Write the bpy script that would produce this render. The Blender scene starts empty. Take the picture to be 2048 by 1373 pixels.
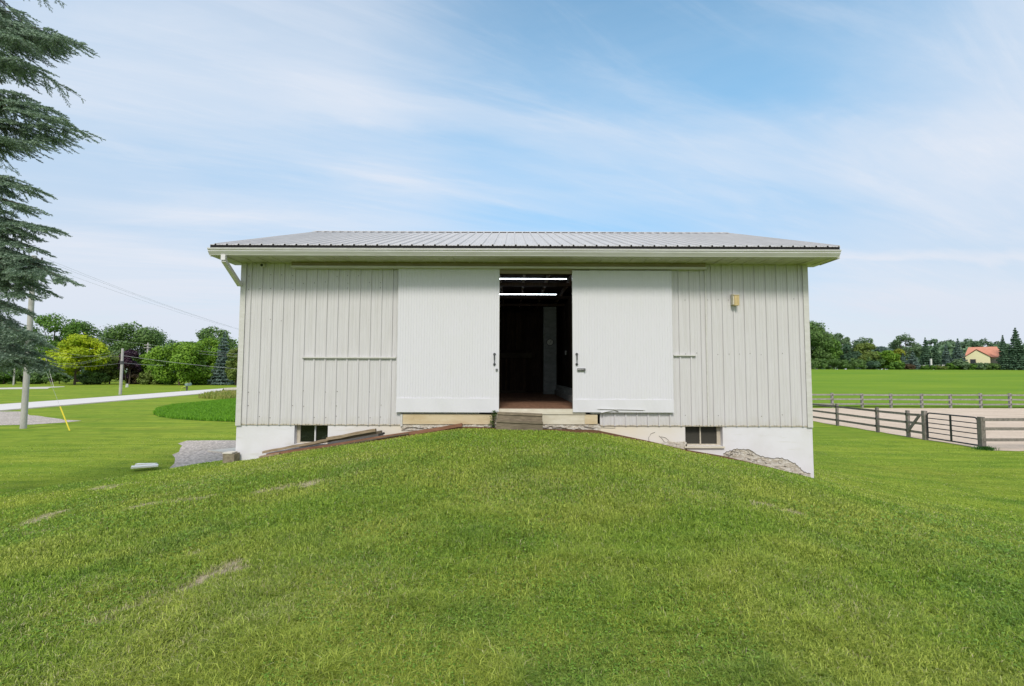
import bpy, math, random
import numpy as np
from mathutils import Matrix, Vector, Euler

# ------------------------------------------------------------------ camera
SC = bpy.context.scene
COL = SC.collection
F = 970.0
CX, CY = 1024.0, 686.5
ZC = 3.2                       # camera height above the lower lawn
TILT, ROLL = math.radians(3.525), math.radians(0.195)
ROT = Matrix.Rotation(math.pi/2 + TILT, 3, 'X') @ Matrix.Rotation(ROLL, 3, 'Z')
cam_d = bpy.data.cameras.new('camera')
cam_d.sensor_width = 36.0
cam_d.lens = F/2048.0*36.0
cam_d.clip_start = 0.1
cam_d.clip_end = 9000
cam = bpy.data.objects.new('camera', cam_d)
cam.matrix_world = Matrix.Translation((0, 0, ZC)) @ ROT.to_4x4()
COL.objects.link(cam)
SC.camera = cam

# ------------------------------------------------------------------ light
SUN_EL, SUN_AZ = math.radians(44), math.radians(184)
world = bpy.data.worlds.new('World')
SC.world = world
world.use_nodes = True
nt = world.node_tree
for n in list(nt.nodes): nt.nodes.remove(n)
def wn(t, **k):
    n = nt.nodes.new(t)
    for a, b in k.items(): setattr(n, a, b)
    return n
def wmath(op, a, b=None, c=None, clamp=False):
    n = wn('ShaderNodeMath', operation=op); n.use_clamp = clamp
    for i, v in enumerate((a, b, c)):
        if v is None: continue
        if isinstance(v, (int, float)): n.inputs[i].default_value = v
        else: nt.links.new(v, n.inputs[i])
    return n.outputs[0]
w_out = wn('ShaderNodeOutputWorld'); w_bg = wn('ShaderNodeBackground')
w_bg.inputs['Strength'].default_value = 0.1
sky = wn('ShaderNodeTexSky', sky_type='NISHITA')
sky.sun_disc = False; sky.sun_elevation = SUN_EL; sky.sun_rotation = SUN_AZ
sky.air_density = 1.0; sky.dust_density = 0.6; sky.ozone_density = 1.0
tc = wn('ShaderNodeTexCoord')
sep = wn('ShaderNodeSeparateXYZ'); nt.links.new(tc.outputs['Generated'], sep.inputs[0])
zz = wmath('MAXIMUM', wmath('ADD', sep.outputs['Z'], 0.13), 0.05)
px = wmath('DIVIDE', sep.outputs['X'], zz); py = wmath('DIVIDE', sep.outputs['Y'], zz)
comb = wn('ShaderNodeCombineXYZ'); nt.links.new(px, comb.inputs[0]); nt.links.new(py, comb.inputs[1])
def cloud_noise(rot, sx, sy, scale, detail, rough, off, dist=0.0):
    # rotate first, then stretch along the streak
    m0 = wn('ShaderNodeMapping'); m0.inputs['Rotation'].default_value = (0, 0, math.radians(rot))
    nt.links.new(comb.outputs[0], m0.inputs['Vector'])
    m = wn('ShaderNodeMapping'); m.inputs['Scale'].default_value = (sx, sy, 1); m.inputs['Location'].default_value = off
    nt.links.new(m0.outputs[0], m.inputs['Vector'])
    n = wn('ShaderNodeTexNoise'); n.inputs['Scale'].default_value = scale
    n.inputs['Detail'].default_value = detail; n.inputs['Roughness'].default_value = rough
    n.inputs['Distortion'].default_value = dist
    nt.links.new(m.outputs[0], n.inputs['Vector'])
    return n.outputs['Fac']
def wramp(v, a, b):
    n = wn('ShaderNodeMapRange', interpolation_type='SMOOTHSTEP')
    n.inputs['From Min'].default_value = a; n.inputs['From Max'].default_value = b
    nt.links.new(v, n.inputs['Value']); return n.outputs[0]
broad = wramp(cloud_noise(-14, 0.45, 1.2, 0.62, 4, 0.5, (3.1, 1.2, 0), 0.3), 0.30, 0.66)
streak = wramp(cloud_noise(-20, 0.35, 1.5, 1.0, 8, 0.62, (7.7, 2.4, 0), 0.9), 0.40, 0.72)
wisp = wramp(cloud_noise(-26, 0.4, 2.6, 2.2, 8, 0.66, (1.3, 9.4, 0), 1.2), 0.45, 0.75)
# the open blue patch, high up and to the right of centre
dotn = wn('ShaderNodeVectorMath', operation='DOT_PRODUCT')
nt.links.new(tc.outputs['Generated'], dotn.inputs[0])
bd = (ROT @ Vector(((1300-CX)/F, (CY-110)/F, -1))).normalized(); dotn.inputs[1].default_value = bd
blue = wramp(dotn.outputs['Value'], 0.86, 0.99)
dot2 = wn('ShaderNodeVectorMath', operation='DOT_PRODUCT')
nt.links.new(tc.outputs['Generated'], dot2.inputs[0])
bd2 = (ROT @ Vector(((820-CX)/F, (CY-340)/F, -1))).normalized(); dot2.inputs[1].default_value = bd2
blue2 = wramp(dot2.outputs['Value'], 0.965, 1.0)
cl = wmath('MULTIPLY', broad, 0.36)
cl = wmath('ADD', cl, wmath('MULTIPLY', streak, 0.27))
cl = wmath('ADD', cl, wmath('MULTIPLY', wisp, 0.14))
cl = wmath('ADD', cl, 0.18)
cl = wmath('SUBTRACT', cl, wmath('MULTIPLY', blue, 0.55))
cl = wmath('SUBTRACT', cl, wmath('MULTIPLY', blue2, 0.06))
wob = cloud_noise(-18, 0.5, 1.6, 2.4, 7, 0.62, (2.2, 5.1, 0), 0.8)
def band(p, q, wd, amt, wobble=0.07):
    a = (ROT @ Vector(((p[0]-CX)/F, (CY-p[1])/F, -1))).normalized(); b = (ROT @ Vector(((q[0]-CX)/F, (CY-q[1])/F, -1))).normalized()
    n = a.cross(b).normalized(); mid = (a+b).normalized()
    d1 = wn('ShaderNodeVectorMath', operation='DOT_PRODUCT'); nt.links.new(tc.outputs['Generated'], d1.inputs[0]); d1.inputs[1].default_value = n
    d2 = wn('ShaderNodeVectorMath', operation='DOT_PRODUCT'); nt.links.new(tc.outputs['Generated'], d2.inputs[0]); d2.inputs[1].default_value = mid
    off = wmath('ABSOLUTE', wmath('ADD', d1.outputs['Value'], wmath('MULTIPLY', wmath('SUBTRACT', wob, 0.5), wobble*2)))
    m1 = wramp(off, wd, 0.0); c = a.dot(mid); m2 = wramp(d2.outputs['Value'], c-0.05, min(.999, c+0.06))
    return wmath('MULTIPLY', wmath('MULTIPLY', m1, m2), amt)
for bnd in (band((0, 130), (640, 190), .13, .26), band((620, 195), (1480, 305), .070, .40), band((260, 425), (760, 452), .030, .25, .03),
            band((640, 325), (1080, 420), .030, .16, .05), band((700, 350), (1500, 370), .10, .24), band((1250, 190), (1700, 300), .05, .12), band((1480, 330), (2200, 380), .13, .30), band((1640, 510), (2000, 515), .014, .3, .02)):
    cl = wmath('ADD', cl, bnd)
hz = wramp(sep.outputs['Z'], 0.30, 0.0)
behind = wramp(sep.outputs['Y'], 0.25, -0.35)      # unseen cloud added behind the camera to whiten the ambient light
cl = wmath('ADD', cl, wmath('MULTIPLY', behind, 0.5))
cl = wmath('ADD', cl, wmath('MULTIPLY', hz, 0.60), clamp=True)
hzn = wn('ShaderNodeMapRange', interpolation_type='SMOOTHSTEP')
nt.links.new(sep.outputs['Z'], hzn.inputs['Value'])
hzn.inputs['From Min'].default_value = 0.0; hzn.inputs['From Max'].default_value = 0.30
ccol = wn('ShaderNodeMix', data_type='RGBA')
nt.links.new(hzn.outputs[0], ccol.inputs['Factor'])
ccol.inputs['A'].default_value = (6.7, 7.3, 8.3, 1); ccol.inputs['B'].default_value = (7.3, 7.8, 8.7, 1)
skyg = wn('ShaderNodeMix', data_type='RGBA', blend_type='MULTIPLY'); skyg.inputs['Factor'].default_value = 1
nt.links.new(sky.outputs[0], skyg.inputs['A'])
sgr = wn('ShaderNodeMix', data_type='RGBA'); nt.links.new(wramp(sep.outputs['Z'], 0.08, 0.55), sgr.inputs['Factor'])
sgr.inputs['A'].default_value = (1.15, 1.2, 1.25, 1); sgr.inputs['B'].default_value = (2.3, 2.75, 2.45, 1)
nt.links.new(sgr.outputs['Result'], skyg.inputs['B'])
cmix = wn('ShaderNodeMix', data_type='RGBA')
nt.links.new(cl, cmix.inputs['Factor'])
nt.links.new(skyg.outputs['Result'], cmix.inputs['A']); nt.links.new(ccol.outputs['Result'], cmix.inputs['B'])
nt.links.new(cmix.outputs['Result'], w_bg.inputs['Color']); nt.links.new(w_bg.outputs[0], w_out.inputs[0])

sun_d = bpy.data.lights.new('sun', 'SUN')
sun_d.energy = 2.6; sun_d.angle = math.radians(13); sun_d.color = (1.0, 0.94, 0.85)
sun = bpy.data.objects.new('sun', sun_d)
sdir = Vector((math.sin(SUN_AZ)*math.cos(SUN_EL), math.cos(SUN_AZ)*math.cos(SUN_EL), math.sin(SUN_EL)))
sun.rotation_euler = sdir.to_track_quat('Z', 'Y').to_euler(); sun.location = sdir*60
COL.objects.link(sun)
SC.view_settings.view_transform = 'Standard'
SC.view_settings.look = 'None'
SC.view_settings.exposure = 0.09
SC.view_settings.gamma = 1.0
SC.cycles.max_bounces = 6; SC.cycles.diffuse_bounces = 3; SC.cycles.transmission_bounces = 3
SC.cycles.glossy_bounces = 2; SC.cycles.transparent_max_bounces = 4

# ------------------------------------------------------------------ helpers
def ray(u, v):
    return ROT @ Vector(((u-CX)/F, (CY-v)/F, -1.0))
def W(u, v, Y):                # the point on the photo's ray (u, v) at real depth Y
    d = ray(u, v); t = Y/d.y
    return Vector((d.x*t, Y, ZC + d.z*t))
def G(u, v, z=0.0):            # the point where that ray meets height z
    d = ray(u, v); t = (z-ZC)/d.z
    return Vector((d.x*t, d.y*t, z))

rng = np.random.default_rng(7)
random.seed(7)
BASE = {}                      # object name -> world origin
def link(o, parent=None, origin=(0, 0, 0)):
    COL.objects.link(o)
    origin = Vector(origin)
    if parent is not None:
        o.parent = parent; o.location = origin - BASE[parent.name]
    else:
        o.location = origin
    BASE[o.name] = origin
    return o
def tag(o, label=None, cat=None, group=None, kind=None):
    if label: o['label'] = label
    if cat: o['category'] = cat
    if group: o['group'] = group
    if kind: o['kind'] = kind
    return o
def thing(name, loc, label, cat, group=None):
    o = bpy.data.objects.new(name, None); o.empty_display_size = 0.2
    link(o, None, loc)
    return tag(o, label, cat, group)

class MB:
    """collects geometry in world coordinates; build() links it as one mesh"""
    def __init__(s): s.v = []; s.f = []; s.t = []
    def add(s, vs, fs, tone=None):
        n = len(s.v); s.v += [tuple(p) for p in vs]; s.f += [tuple(i+n for i in f) for f in fs]
        s.t += [random.random() if tone is None else tone]*len(vs)
        return s
    def box(s, x0, x1, y0, y1, z0, z1, tone=None):
        return s.hexa([(x0,y0,z0),(x1,y0,z0),(x1,y1,z0),(x0,y1,z0),(x0,y0,z1),(x1,y0,z1),(x1,y1,z1),(x0,y1,z1)], tone)
    def hexa(s, p, tone=None):
        return s.add(p, [(3,2,1,0),(4,5,6,7),(0,1,5,4),(1,2,6,5),(2,3,7,6),(3,0,4,7)], tone)
    def bar(s, a, b, w, h, up=(0,0,1), tone=None):
        a, b = Vector(a), Vector(b); d = (b-a).normalized(); up = Vector(up)
        sd = d.cross(up).normalized()*w/2; u2 = sd.cross(d).normalized()*h/2
        return s.hexa([a-sd-u2, b-sd-u2, b+sd-u2, a+sd-u2, a-sd+u2, b-sd+u2, b+sd+u2, a+sd+u2], tone)
    def tube(s, pts, r, seg=8, r1=None, cap=True, tone=None):
        pts = [Vector(p) for p in pts]; n = len(pts); vs = []; fs = []
        for i, p in enumerate(pts):
            d = (pts[min(i+1, n-1)] - pts[max(i-1, 0)]).normalized()
            a = d.orthogonal().normalized() if abs(d.z) > .95 else d.cross(Vector((0,0,1))).normalized()
            b = d.cross(a)
            rr = r if r1 is None else r + (r1-r)*i/max(1, n-1)
            for k in range(seg):
                t = 2*math.pi*k/seg; vs.append(p + a*math.cos(t)*rr + b*math.sin(t)*rr)
        for i in range(n-1):
            for k in range(seg):
                k2 = (k+1) % seg; fs.append((i*seg+k, i*seg+k2, (i+1)*seg+k2, (i+1)*seg+k))
        if cap:
            fs.append(tuple(range(seg))[::-1]); fs.append(tuple((n-1)*seg+k for k in range(seg)))
        return s.add(vs, fs, tone)
    def prism(s, poly, y0, y1, tone=None):      # poly in (x, z), thick along y
        n = len(poly); vs = [(x, y0, z) for x, z in poly] + [(x, y1, z) for x, z in poly]
        fs = [tuple(range(n)), tuple(range(n, 2*n))[::-1]] + [(i, i+n, (i+1) % n + n, (i+1) % n) for i in range(n)]
        return s.add(vs, fs, tone)
    def build(s, name, mat, parent=None, origin=None, smooth=False, tones=False):
        if origin is None: origin = BASE[parent.name] if parent is not None else Vector(s.v[0])
        origin = Vector(origin)
        me = bpy.data.meshes.new(name)
        me.from_pydata([(p[0]-origin.x, p[1]-origin.y, p[2]-origin.z) for p in s.v], [], s.f)
        import bmesh
        bm = bmesh.new(); bm.from_mesh(me); bmesh.ops.recalc_face_normals(bm, faces=bm.faces); bm.to_mesh(me); bm.free()
        at = me.attributes.new('tone', 'FLOAT', 'POINT'); at.data.foreach_set('value', s.t)
        if smooth: me.polygons.foreach_set('use_smooth', [True]*len(me.polygons))
        me.materials.append(mat)
        return link(bpy.data.objects.new(name, me), parent, origin)

def np_mesh(name, V, FI, mat, attrs={}, parent=None, origin=(0,0,0), smooth=False):
    """V (n,3) world, FI (m,k) faces of one size k"""
    me = bpy.data.meshes.new(name)
    V = np.asarray(V, np.float32) - np.asarray(origin, np.float32); FI = np.asarray(FI, np.int32)
    me.vertices.add(len(V)); me.vertices.foreach_set('co', V.ravel())
    k = FI.shape[1]; me.loops.add(FI.size); me.loops.foreach_set('vertex_index', FI.ravel())
    me.polygons.add(len(FI)); me.polygons.foreach_set('loop_start', np.arange(0, FI.size, k, dtype=np.int32))
    me.polygons.foreach_set('loop_total', np.full(len(FI), k, np.int32))
    if smooth: me.polygons.foreach_set('use_smooth', np.ones(len(FI), bool))
    me.update(calc_edges=True)
    for a, d in attrs.items():
        at = me.attributes.new(a, 'FLOAT', 'POINT'); at.data.foreach_set('value', np.asarray(d, np.float32))
    me.materials.append(mat)
    return link(bpy.data.objects.new(name, me), parent, origin)

# ------------------------------------------------------------------ materials
class Mat:
    def __init__(s, name, rough=0.6, metal=0.0, spec=0.4):
        s.m = bpy.data.materials.new(name); s.m.use_nodes = True; s.nt = s.m.node_tree
        s.b = s.nt.nodes['Principled BSDF']; s.b.inputs['Roughness'].default_value = rough
        s.b.inputs['Metallic'].default_value = metal; s.b.inputs['Specular IOR Level'].default_value = spec
        s.tc = s.nt.nodes.new('ShaderNodeTexCoord')
    def n(s, t, **k):
        n = s.nt.nodes.new(t)
        for a, b in k.items(): setattr(n, a, b)
        return n
    def set(s, inp, v):
        if isinstance(v, (int, float)): inp.default_value = v
        elif isinstance(v, tuple): inp.default_value = v if len(v) != 3 else (*v, 1)
        else: s.nt.links.new(v, inp)
    def noise(s, scale=5, detail=4, rough=0.55, stretch=(1,1,1), off=(0,0,0), dist=0, coord='Object'):
        mp = s.n('ShaderNodeMapping'); mp.inputs['Scale'].default_value = stretch; mp.inputs['Location'].default_value = off
        s.nt.links.new(s.tc.outputs[coord], mp.inputs['Vector'])
        n = s.n('ShaderNodeTexNoise'); n.inputs['Scale'].default_value = scale; n.inputs['Detail'].default_value = detail
        n.inputs['Roughness'].default_value = rough; n.inputs['Distortion'].default_value = dist
        s.nt.links.new(mp.outputs[0], n.inputs['Vector']); return n.outputs['Fac']
    def attr(s, name):
        return s.n('ShaderNodeAttribute', attribute_name=name).outputs['Fac']
    def ramp(s, v, a, b, lo=0.0, hi=1.0):
        n = s.n('ShaderNodeMapRange'); n.inputs['From Min'].default_value = a; n.inputs['From Max'].default_value = b
        n.inputs['To Min'].default_value = lo; n.inputs['To Max'].default_value = hi
        s.nt.links.new(v, n.inputs['Value']); return n.outputs[0]
    def mix(s, f, a, b, mode='MIX'):
        n = s.n('ShaderNodeMix', data_type='RGBA', blend_type=mode)
        s.set(n.inputs['Factor'], f); s.set(n.inputs['A'], a); s.set(n.inputs['B'], b); return n.outputs['Result']
    def math(s, op, a, b, clamp=False):
        n = s.n('ShaderNodeMath', operation=op); n.use_clamp = clamp
        s.set(n.inputs[0], a); s.set(n.inputs[1], b); return n.outputs[0]
    def color(s, c): s.set(s.b.inputs['Base Color'], c); return s
    def bump(s, v, strength=0.3, dist=0.01):
        n = s.n('ShaderNodeBump'); n.inputs['Strength'].default_value = strength; n.inputs['Distance'].default_value = dist
        s.nt.links.new(v, n.inputs['Height']); s.nt.links.new(n.outputs[0], s.b.inputs['Normal']); return s

def simple(name, c1, c2=None, scale=6, stretch=(1,1,1), rough=0.6, bump=0.15, dist=0.004, metal=0.0, detail=5, spec=0.4, tone=0.0):
    m = Mat(name, rough, metal, spec)
    c2 = c2 or tuple(x*0.78 for x in c1)
    f = m.noise(scale, detail, 0.6, stretch)
    c = m.mix(m.ramp(f, 0.3, 0.7), c1, c2)
    if tone: c = m.mix(m.math('MULTIPLY', m.attr('tone'), tone), c, tuple(x*0.35 for x in c1))
    m.color(c)
    if bump: m.bump(f, bump, dist)
    return m.m

M = {}
Z_SPL = 2.05         # height of the siding's foot, where soil splashes up
def wood_mat(name, c1, c2, stretch, scale=14, rough=0.8, tone=0.5):
    m = Mat(name, rough, 0, 0.2)
    g = m.noise(scale, 6, 0.65, stretch, dist=0.4); b = m.noise(1.7, 3, 0.6)
    c = m.mix(m.ramp(g, 0.35, 0.65), c1, c2)
    c = m.mix(m.ramp(b, 0.4, 0.75, 0, 0.5), c, tuple(x*0.6 for x in c2))
    c = m.mix(m.math('MULTIPLY', m.attr('tone'), tone), c, tuple(x*0.5 for x in c2))
    m.color(c).bump(g, 0.35, 0.004); return m.m
# painted siding, faint dirt streaks and algae, grime where screws have been
m = Mat('siding_paint', 0.42, 0, 0.4)
st = m.noise(3.0, 5, 0.6, (7, 7, 0.35)); bl = m.noise(0.9, 3, 0.5); fn = m.noise(60, 3, 0.6)
c = m.mix(m.ramp(st, 0.42, 0.75, 0, 0.55), (0.60, 0.588, 0.605), (0.48, 0.465, 0.46))
c = m.mix(m.ramp(bl, 0.45, 0.75, 0, 0.3), c, (0.53, 0.515, 0.505))
sz_ = m.n('ShaderNodeSeparateXYZ'); m.nt.links.new(m.tc.outputs['Object'], sz_.inputs[0])
low = m.ramp(m.math('ADD', sz_.outputs['Z'], m.math('MULTIPLY', m.noise(5, 6, 0.7, (1, 1, .5)), 0.7)), Z_SPL+.60, Z_SPL+.20, 0, 0.5)
c = m.mix(low, c, (0.42, 0.38, 0.29))
c = m.mix(m.ramp(fn, 0.70, 0.78, 0, 0.6), c, (0.22, 0.20, 0.15))
m.color(c).bump(bl, 0.1, 0.01); M['siding'] = m.m
m = Mat('door_paint', 0.45, 0, 0.4)
st = m.noise(3.2, 5, 0.6, (5, 5, 0.5)); bl = m.noise(1.1, 4, 0.55)
c = m.mix(m.ramp(st, 0.45, 0.8, 0, 0.15), (0.655, 0.65, 0.695), (0.56, 0.555, 0.585))
c = m.mix(m.ramp(bl, 0.5, 0.8, 0, 0.25), c, (0.62, 0.63, 0.60))
m.color(c).bump(bl, 0.12, 0.01); M['door'] = m.m
M['trim'] = simple('trim_paint', (0.61, 0.60, 0.59), (0.52, 0.51, 0.48), 5, (1, 4, 4), 0.4)
M['gutter'] = simple('gutter_paint', (0.75, 0.73, 0.76), (0.64, 0.62, 0.62), 2.5, (1, 5, 5), 0.4, 0.05)
M['soffit'] = simple('soffit_bounce_tint', (0.56, 0.56, 0.44), (0.40, 0.40, 0.28), 3, (2, 1, 1), 0.5, 0.1)  # yellow-green light bounced off the grass is mixed into this colour
M['track'] = simple('track_cover_shade', (0.28, 0.235, 0.155), (0.20, 0.165, 0.10), 3, (1, 4, 4), 0.5, 0.1)  # tan-olive tone has the shade under the soffit painted in
m = Mat('roof_metal', 0.5, 0.1, 0.4)
st = m.noise(2.0, 5, 0.6, (3, 0.25, 1)); 
m.color(m.mix(m.ramp(st, 0.35, 0.75), (0.59, 0.565, 0.55), (0.50, 0.48, 0.465))).bump(st, 0.08, 0.01); M['roof'] = m.m
M['black'] = simple('black_metal', (0.02, 0.02, 0.02), None, 20, rough=0.45, bump=0.05)
M['rubber'] = simple('roof_closure_foam', (0.012, 0.012, 0.012), None, 20, rough=0.9, bump=0.05)
m = Mat('foundation_stucco', 0.8, 0, 0.25)
a = m.noise(1.2, 5, 0.6); b = m.noise(26, 5, 0.65); d = m.noise(2.4, 5, 0.6, (0.5, 1, 4))
c = m.mix(m.ramp(a, 0.4, 0.7, 0, 0.7), (0.69, 0.685, 0.73), (0.59, 0.58, 0.58))
c = m.mix(m.ramp(d, 0.58, 0.72, 0, 0.5), c, (0.50, 0.48, 0.42))
sx = m.n('ShaderNodeSeparateXYZ'); m.nt.links.new(m.tc.outputs['Object'], sx.inputs[0])
cr = m.math('SUBTRACT', 1.0, m.ramp(m.math('ABSOLUTE', sx.outputs['X'], 0), 2.2, 4.4), True)
c = m.mix(m.math('MULTIPLY', cr, m.ramp(a, 0.3, 0.6, .5, 1)), c, (0.68, 0.62, 0.50))
m.color(c).bump(b, 0.35, 0.006); M['stucco'] = m.m
m = Mat('rubble_mortar', 0.9, 0, 0.15)
a = m.noise(14, 7, 0.75, (.7, 1, 1.4)); b = m.noise(26, 6, 0.75)
c = m.mix(m.ramp(a, 0.42, 0.58), (0.72, 0.69, 0.63), (0.52, 0.46, 0.37))
c = m.mix(m.ramp(b, 0.60, 0.68), c, (0.14, 0.09, 0.055))
m.color(c).bump(a, 1.0, 0.05); M['rubble'] = m.m
M['crack'] = simple('crack_edge', (0.11, 0.10, 0.085), (0.2, 0.18, 0.15), 30, rough=0.95)
m = Mat('sill_cream', 0.6, 0, 0.3)
a = m.noise(2.2, 5, 0.6, (0.7, 2, 3)); b = m.noise(12, 5, 0.6)
c = m.mix(m.ramp(a, 0.4, 0.7), (0.62, 0.53, 0.37), (0.50, 0.39, 0.23))
c = m.mix(m.ramp(b, 0.62, 0.72, 0, 0.5), c, (0.3, 0.22, 0.13)); m.color(c).bump(b, 0.25, 0.005); M['sill'] = m.m
M['sill_pale'] = simple('sill_pale', (0.66, 0.62, 0.52), (0.54, 0.49, 0.38), 5, (1, 3, 3), 0.6)
m = Mat('glass_dark', 0.08, 0, 0.5)
a = m.noise(4, 3, 0.5, (1, 1, 1.5), dist=0.6)
m.color(m.mix(m.ramp(a, 0.55, 0.75), (0.010, 0.013, 0.010), (0.035, 0.045, 0.036))); M['glass'] = m.m
M['screen'] = simple('window_screen', (0.045, 0.042, 0.034), (0.03, 0.028, 0.022), 40, rough=0.7)
M['frame'] = simple('window_frame', (0.55, 0.50, 0.42), (0.42, 0.37, 0.29), 14, rough=0.6)
M['wood_grey'] = wood_mat('weathered_step_wood', (0.34, 0.28, 0.20), (0.16, 0.13, 0.09), (0.6, 5, 5), 12)
M['board_red'] = wood_mat('reddish_board', (0.36, 0.19, 0.12), (0.20, 0.10, 0.06), (0.5, 5, 5), 12)
M['board_tan'] = wood_mat('tan_board', (0.50, 0.40, 0.28), (0.22, 0.16, 0.10), (0.5, 4, 4), 9)
M['board_grey'] = wood_mat('grey_board', (0.20, 0.165, 0.12), (0.10, 0.08, 0.055), (0.5, 5, 5), 12)
M['fence'] = wood_mat('fence_wood', (0.33, 0.295, 0.27), (0.18, 0.16, 0.145), (1, 1, 1), 9, tone=0.5)
M['fence_far'] = wood_mat('far_fence_wood', (0.40, 0.38, 0.36), (0.25, 0.235, 0.22), (1, 1, 1), 6, tone=0.3)
M['pole'] = wood_mat('pole_wood', (0.50, 0.485, 0.47), (0.37, 0.355, 0.34), (5, 5, 0.5), 8, tone=0.0)
M['floor'] = wood_mat('barn_floor', (0.34, 0.19, 0.12), (0.22, 0.12, 0.075), (3, 0.4, 3), 5, 0.75)
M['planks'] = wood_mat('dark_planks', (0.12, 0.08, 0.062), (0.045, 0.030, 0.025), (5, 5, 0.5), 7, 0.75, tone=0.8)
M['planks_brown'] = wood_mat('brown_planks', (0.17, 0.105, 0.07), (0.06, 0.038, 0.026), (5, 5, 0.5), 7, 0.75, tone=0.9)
M['joist'] = simple('joist_wood', (0.40, 0.36, 0.34), (0.25, 0.22, 0.20), 8, rough=0.8)
M['pillar'] = simple('grey_pillar', (0.46, 0.49, 0.48), (0.30, 0.33, 0.32), 6, (1, 1, 2), 0.8)
M['box_wood'] = simple('box_wood', (0.58, 0.46, 0.24), (0.46, 0.35, 0.17), 12, (4, 4, 1), 0.6)
M['white'] = simple('white_plastic', (0.72, 0.72, 0.70), None, 9, rough=0.4, bump=0.02)
M['steel'] = simple('lock_steel', (0.32, 0.32, 0.31), (0.12, 0.12, 0.12), 30, rough=0.35, metal=0.7)
M['line'] = simple('cable_grey', (0.36, 0.37, 0.38), None, 20, rough=0.6)
M['grey_iron'] = simple('grey_iron', (0.09, 0.095, 0.10), None, 20, rough=0.5, metal=0.3)
M['gate'] = simple('gate_paint', (0.014, 0.017, 0.022), (0.03, 0.033, 0.04), 9, rough=0.4)
m = Mat('gravel', 0.95, 0, 0.15)
v = m.n('ShaderNodeTexVoronoi'); v.inputs['Scale'].default_value = 11; m.nt.links.new(m.tc.outputs['Object'], v.inputs['Vector'])
a = m.noise(0.6, 5, 0.6); b = m.noise(5, 6, 0.75)
c = m.mix(m.ramp(v.outputs['Distance'], 0.1, 0.7), (0.76, 0.67, 0.60), (0.38, 0.33, 0.295))
c = m.mix(m.ramp(a, 0.45, 0.7, 0, 0.6), c, (0.40, 0.35, 0.28)); c = m.mix(m.ramp(b, 0.52, 0.66, 0, 0.75), c, (0.16, 0.14, 0.13))
m.color(c).bump(v.outputs['Distance'], 0.8, 0.03); M['gravel'] = m.m
m = Mat('arena_sand', 0.95, 0, 0.1)
a = m.noise(0.5, 6, 0.65, (0.6, 1.5, 1)); b = m.noise(7, 6, 0.75)
c = m.mix(m.ramp(a, 0.35, 0.7), (0.70, 0.57, 0.45), (0.58, 0.46, 0.35)); c = m.mix(m.ramp(b, 0.55, 0.8, 0, 0.55), c, (0.34, 0.25, 0.18))
v = m.n('ShaderNodeTexVoronoi'); v.inputs['Scale'].default_value = 2.6; m.nt.links.new(m.tc.outputs['Object'], v.inputs['Vector'])
c = m.mix(m.ramp(v.outputs['Distance'], 0.05, 0.35, .35, 0), c, (0.40, 0.31, 0.23))
m.color(c).bump(b, 1.0, 0.06); M['sand'] = m.m
m = Mat('road_surface', 0.9, 0, 0.2)
a = m.noise(0.35, 4, 0.6, (1, 1, 1)); b = m.noise(14, 4, 0.7)
m.color(m.mix(m.ramp(a, 0.3, 0.7), m.mix(b, (0.76, 0.72, 0.69), (0.62, 0.585, 0.56)), (0.66, 0.62, 0.59))).bump(b, 0.3, 0.01); M['road'] = m.m
M['concrete'] = simple('pale_concrete', (0.66, 0.62, 0.55), (0.52, 0.48, 0.41), 5, rough=0.85)
M['soil'] = simple('red_soil', (0.19, 0.095, 0.05), (0.10, 0.05, 0.028), 22, rough=0.95, bump=1.0, dist=0.04, spec=0.1)
# ------------------------------------------------------------------ terrain
def S(a, b, x):
    t = np.clip((x-a)/(b-a), 0, 1); return t*t*(3-2*t)
YW = 10.1                      # front wall plane
_prof = [(470, 924), (530, 916), (640, 896), (745, 880), (830, 866), (900, 857), (930, 853), (985, 855), (1030, 858), (1085, 858), (1190, 860),
         (1300, 883), (1372, 900), (1450, 913), (1545, 936), (1628, 958)]
_px = [W(u, v, YW).x for u, v in _prof]; _pz = [W(u, v, YW).z for u, v in _prof]
PX = np.array([-17, -12, -8.6] + _px + [8.2, 10, 13, 18]); PZ = np.array([ZC-3.2, ZC-2.8, ZC-2.21] + _pz + [ZC-2.52, ZC-2.78, ZC-3.05, ZC-3.2])
PM = max(_pz)
def vnoise(x, y, sc, seed=0):
    x = np.asarray(x, float)*sc; y = np.asarray(y, float)*sc
    xi = np.floor(x).astype(np.int64); yi = np.floor(y).astype(np.int64); fx = x-xi; fy = y-yi
    fx = fx*fx*(3-2*fx); fy = fy*fy*(3-2*fy)
    def h(a, b):
        n = (a*374761393 + b*668265263 + seed*1442695) & 0x7fffffff
        n = ((n ^ (n >> 13))*1274126177) & 0x7fffffff
        return ((n ^ (n >> 16)) & 0xffff)/65535.0
    return (h(xi, yi)*(1-fx)+h(xi+1, yi)*fx)*(1-fy) + (h(xi, yi+1)*(1-fx)+h(xi+1, yi+1)*fx)*fy
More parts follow.
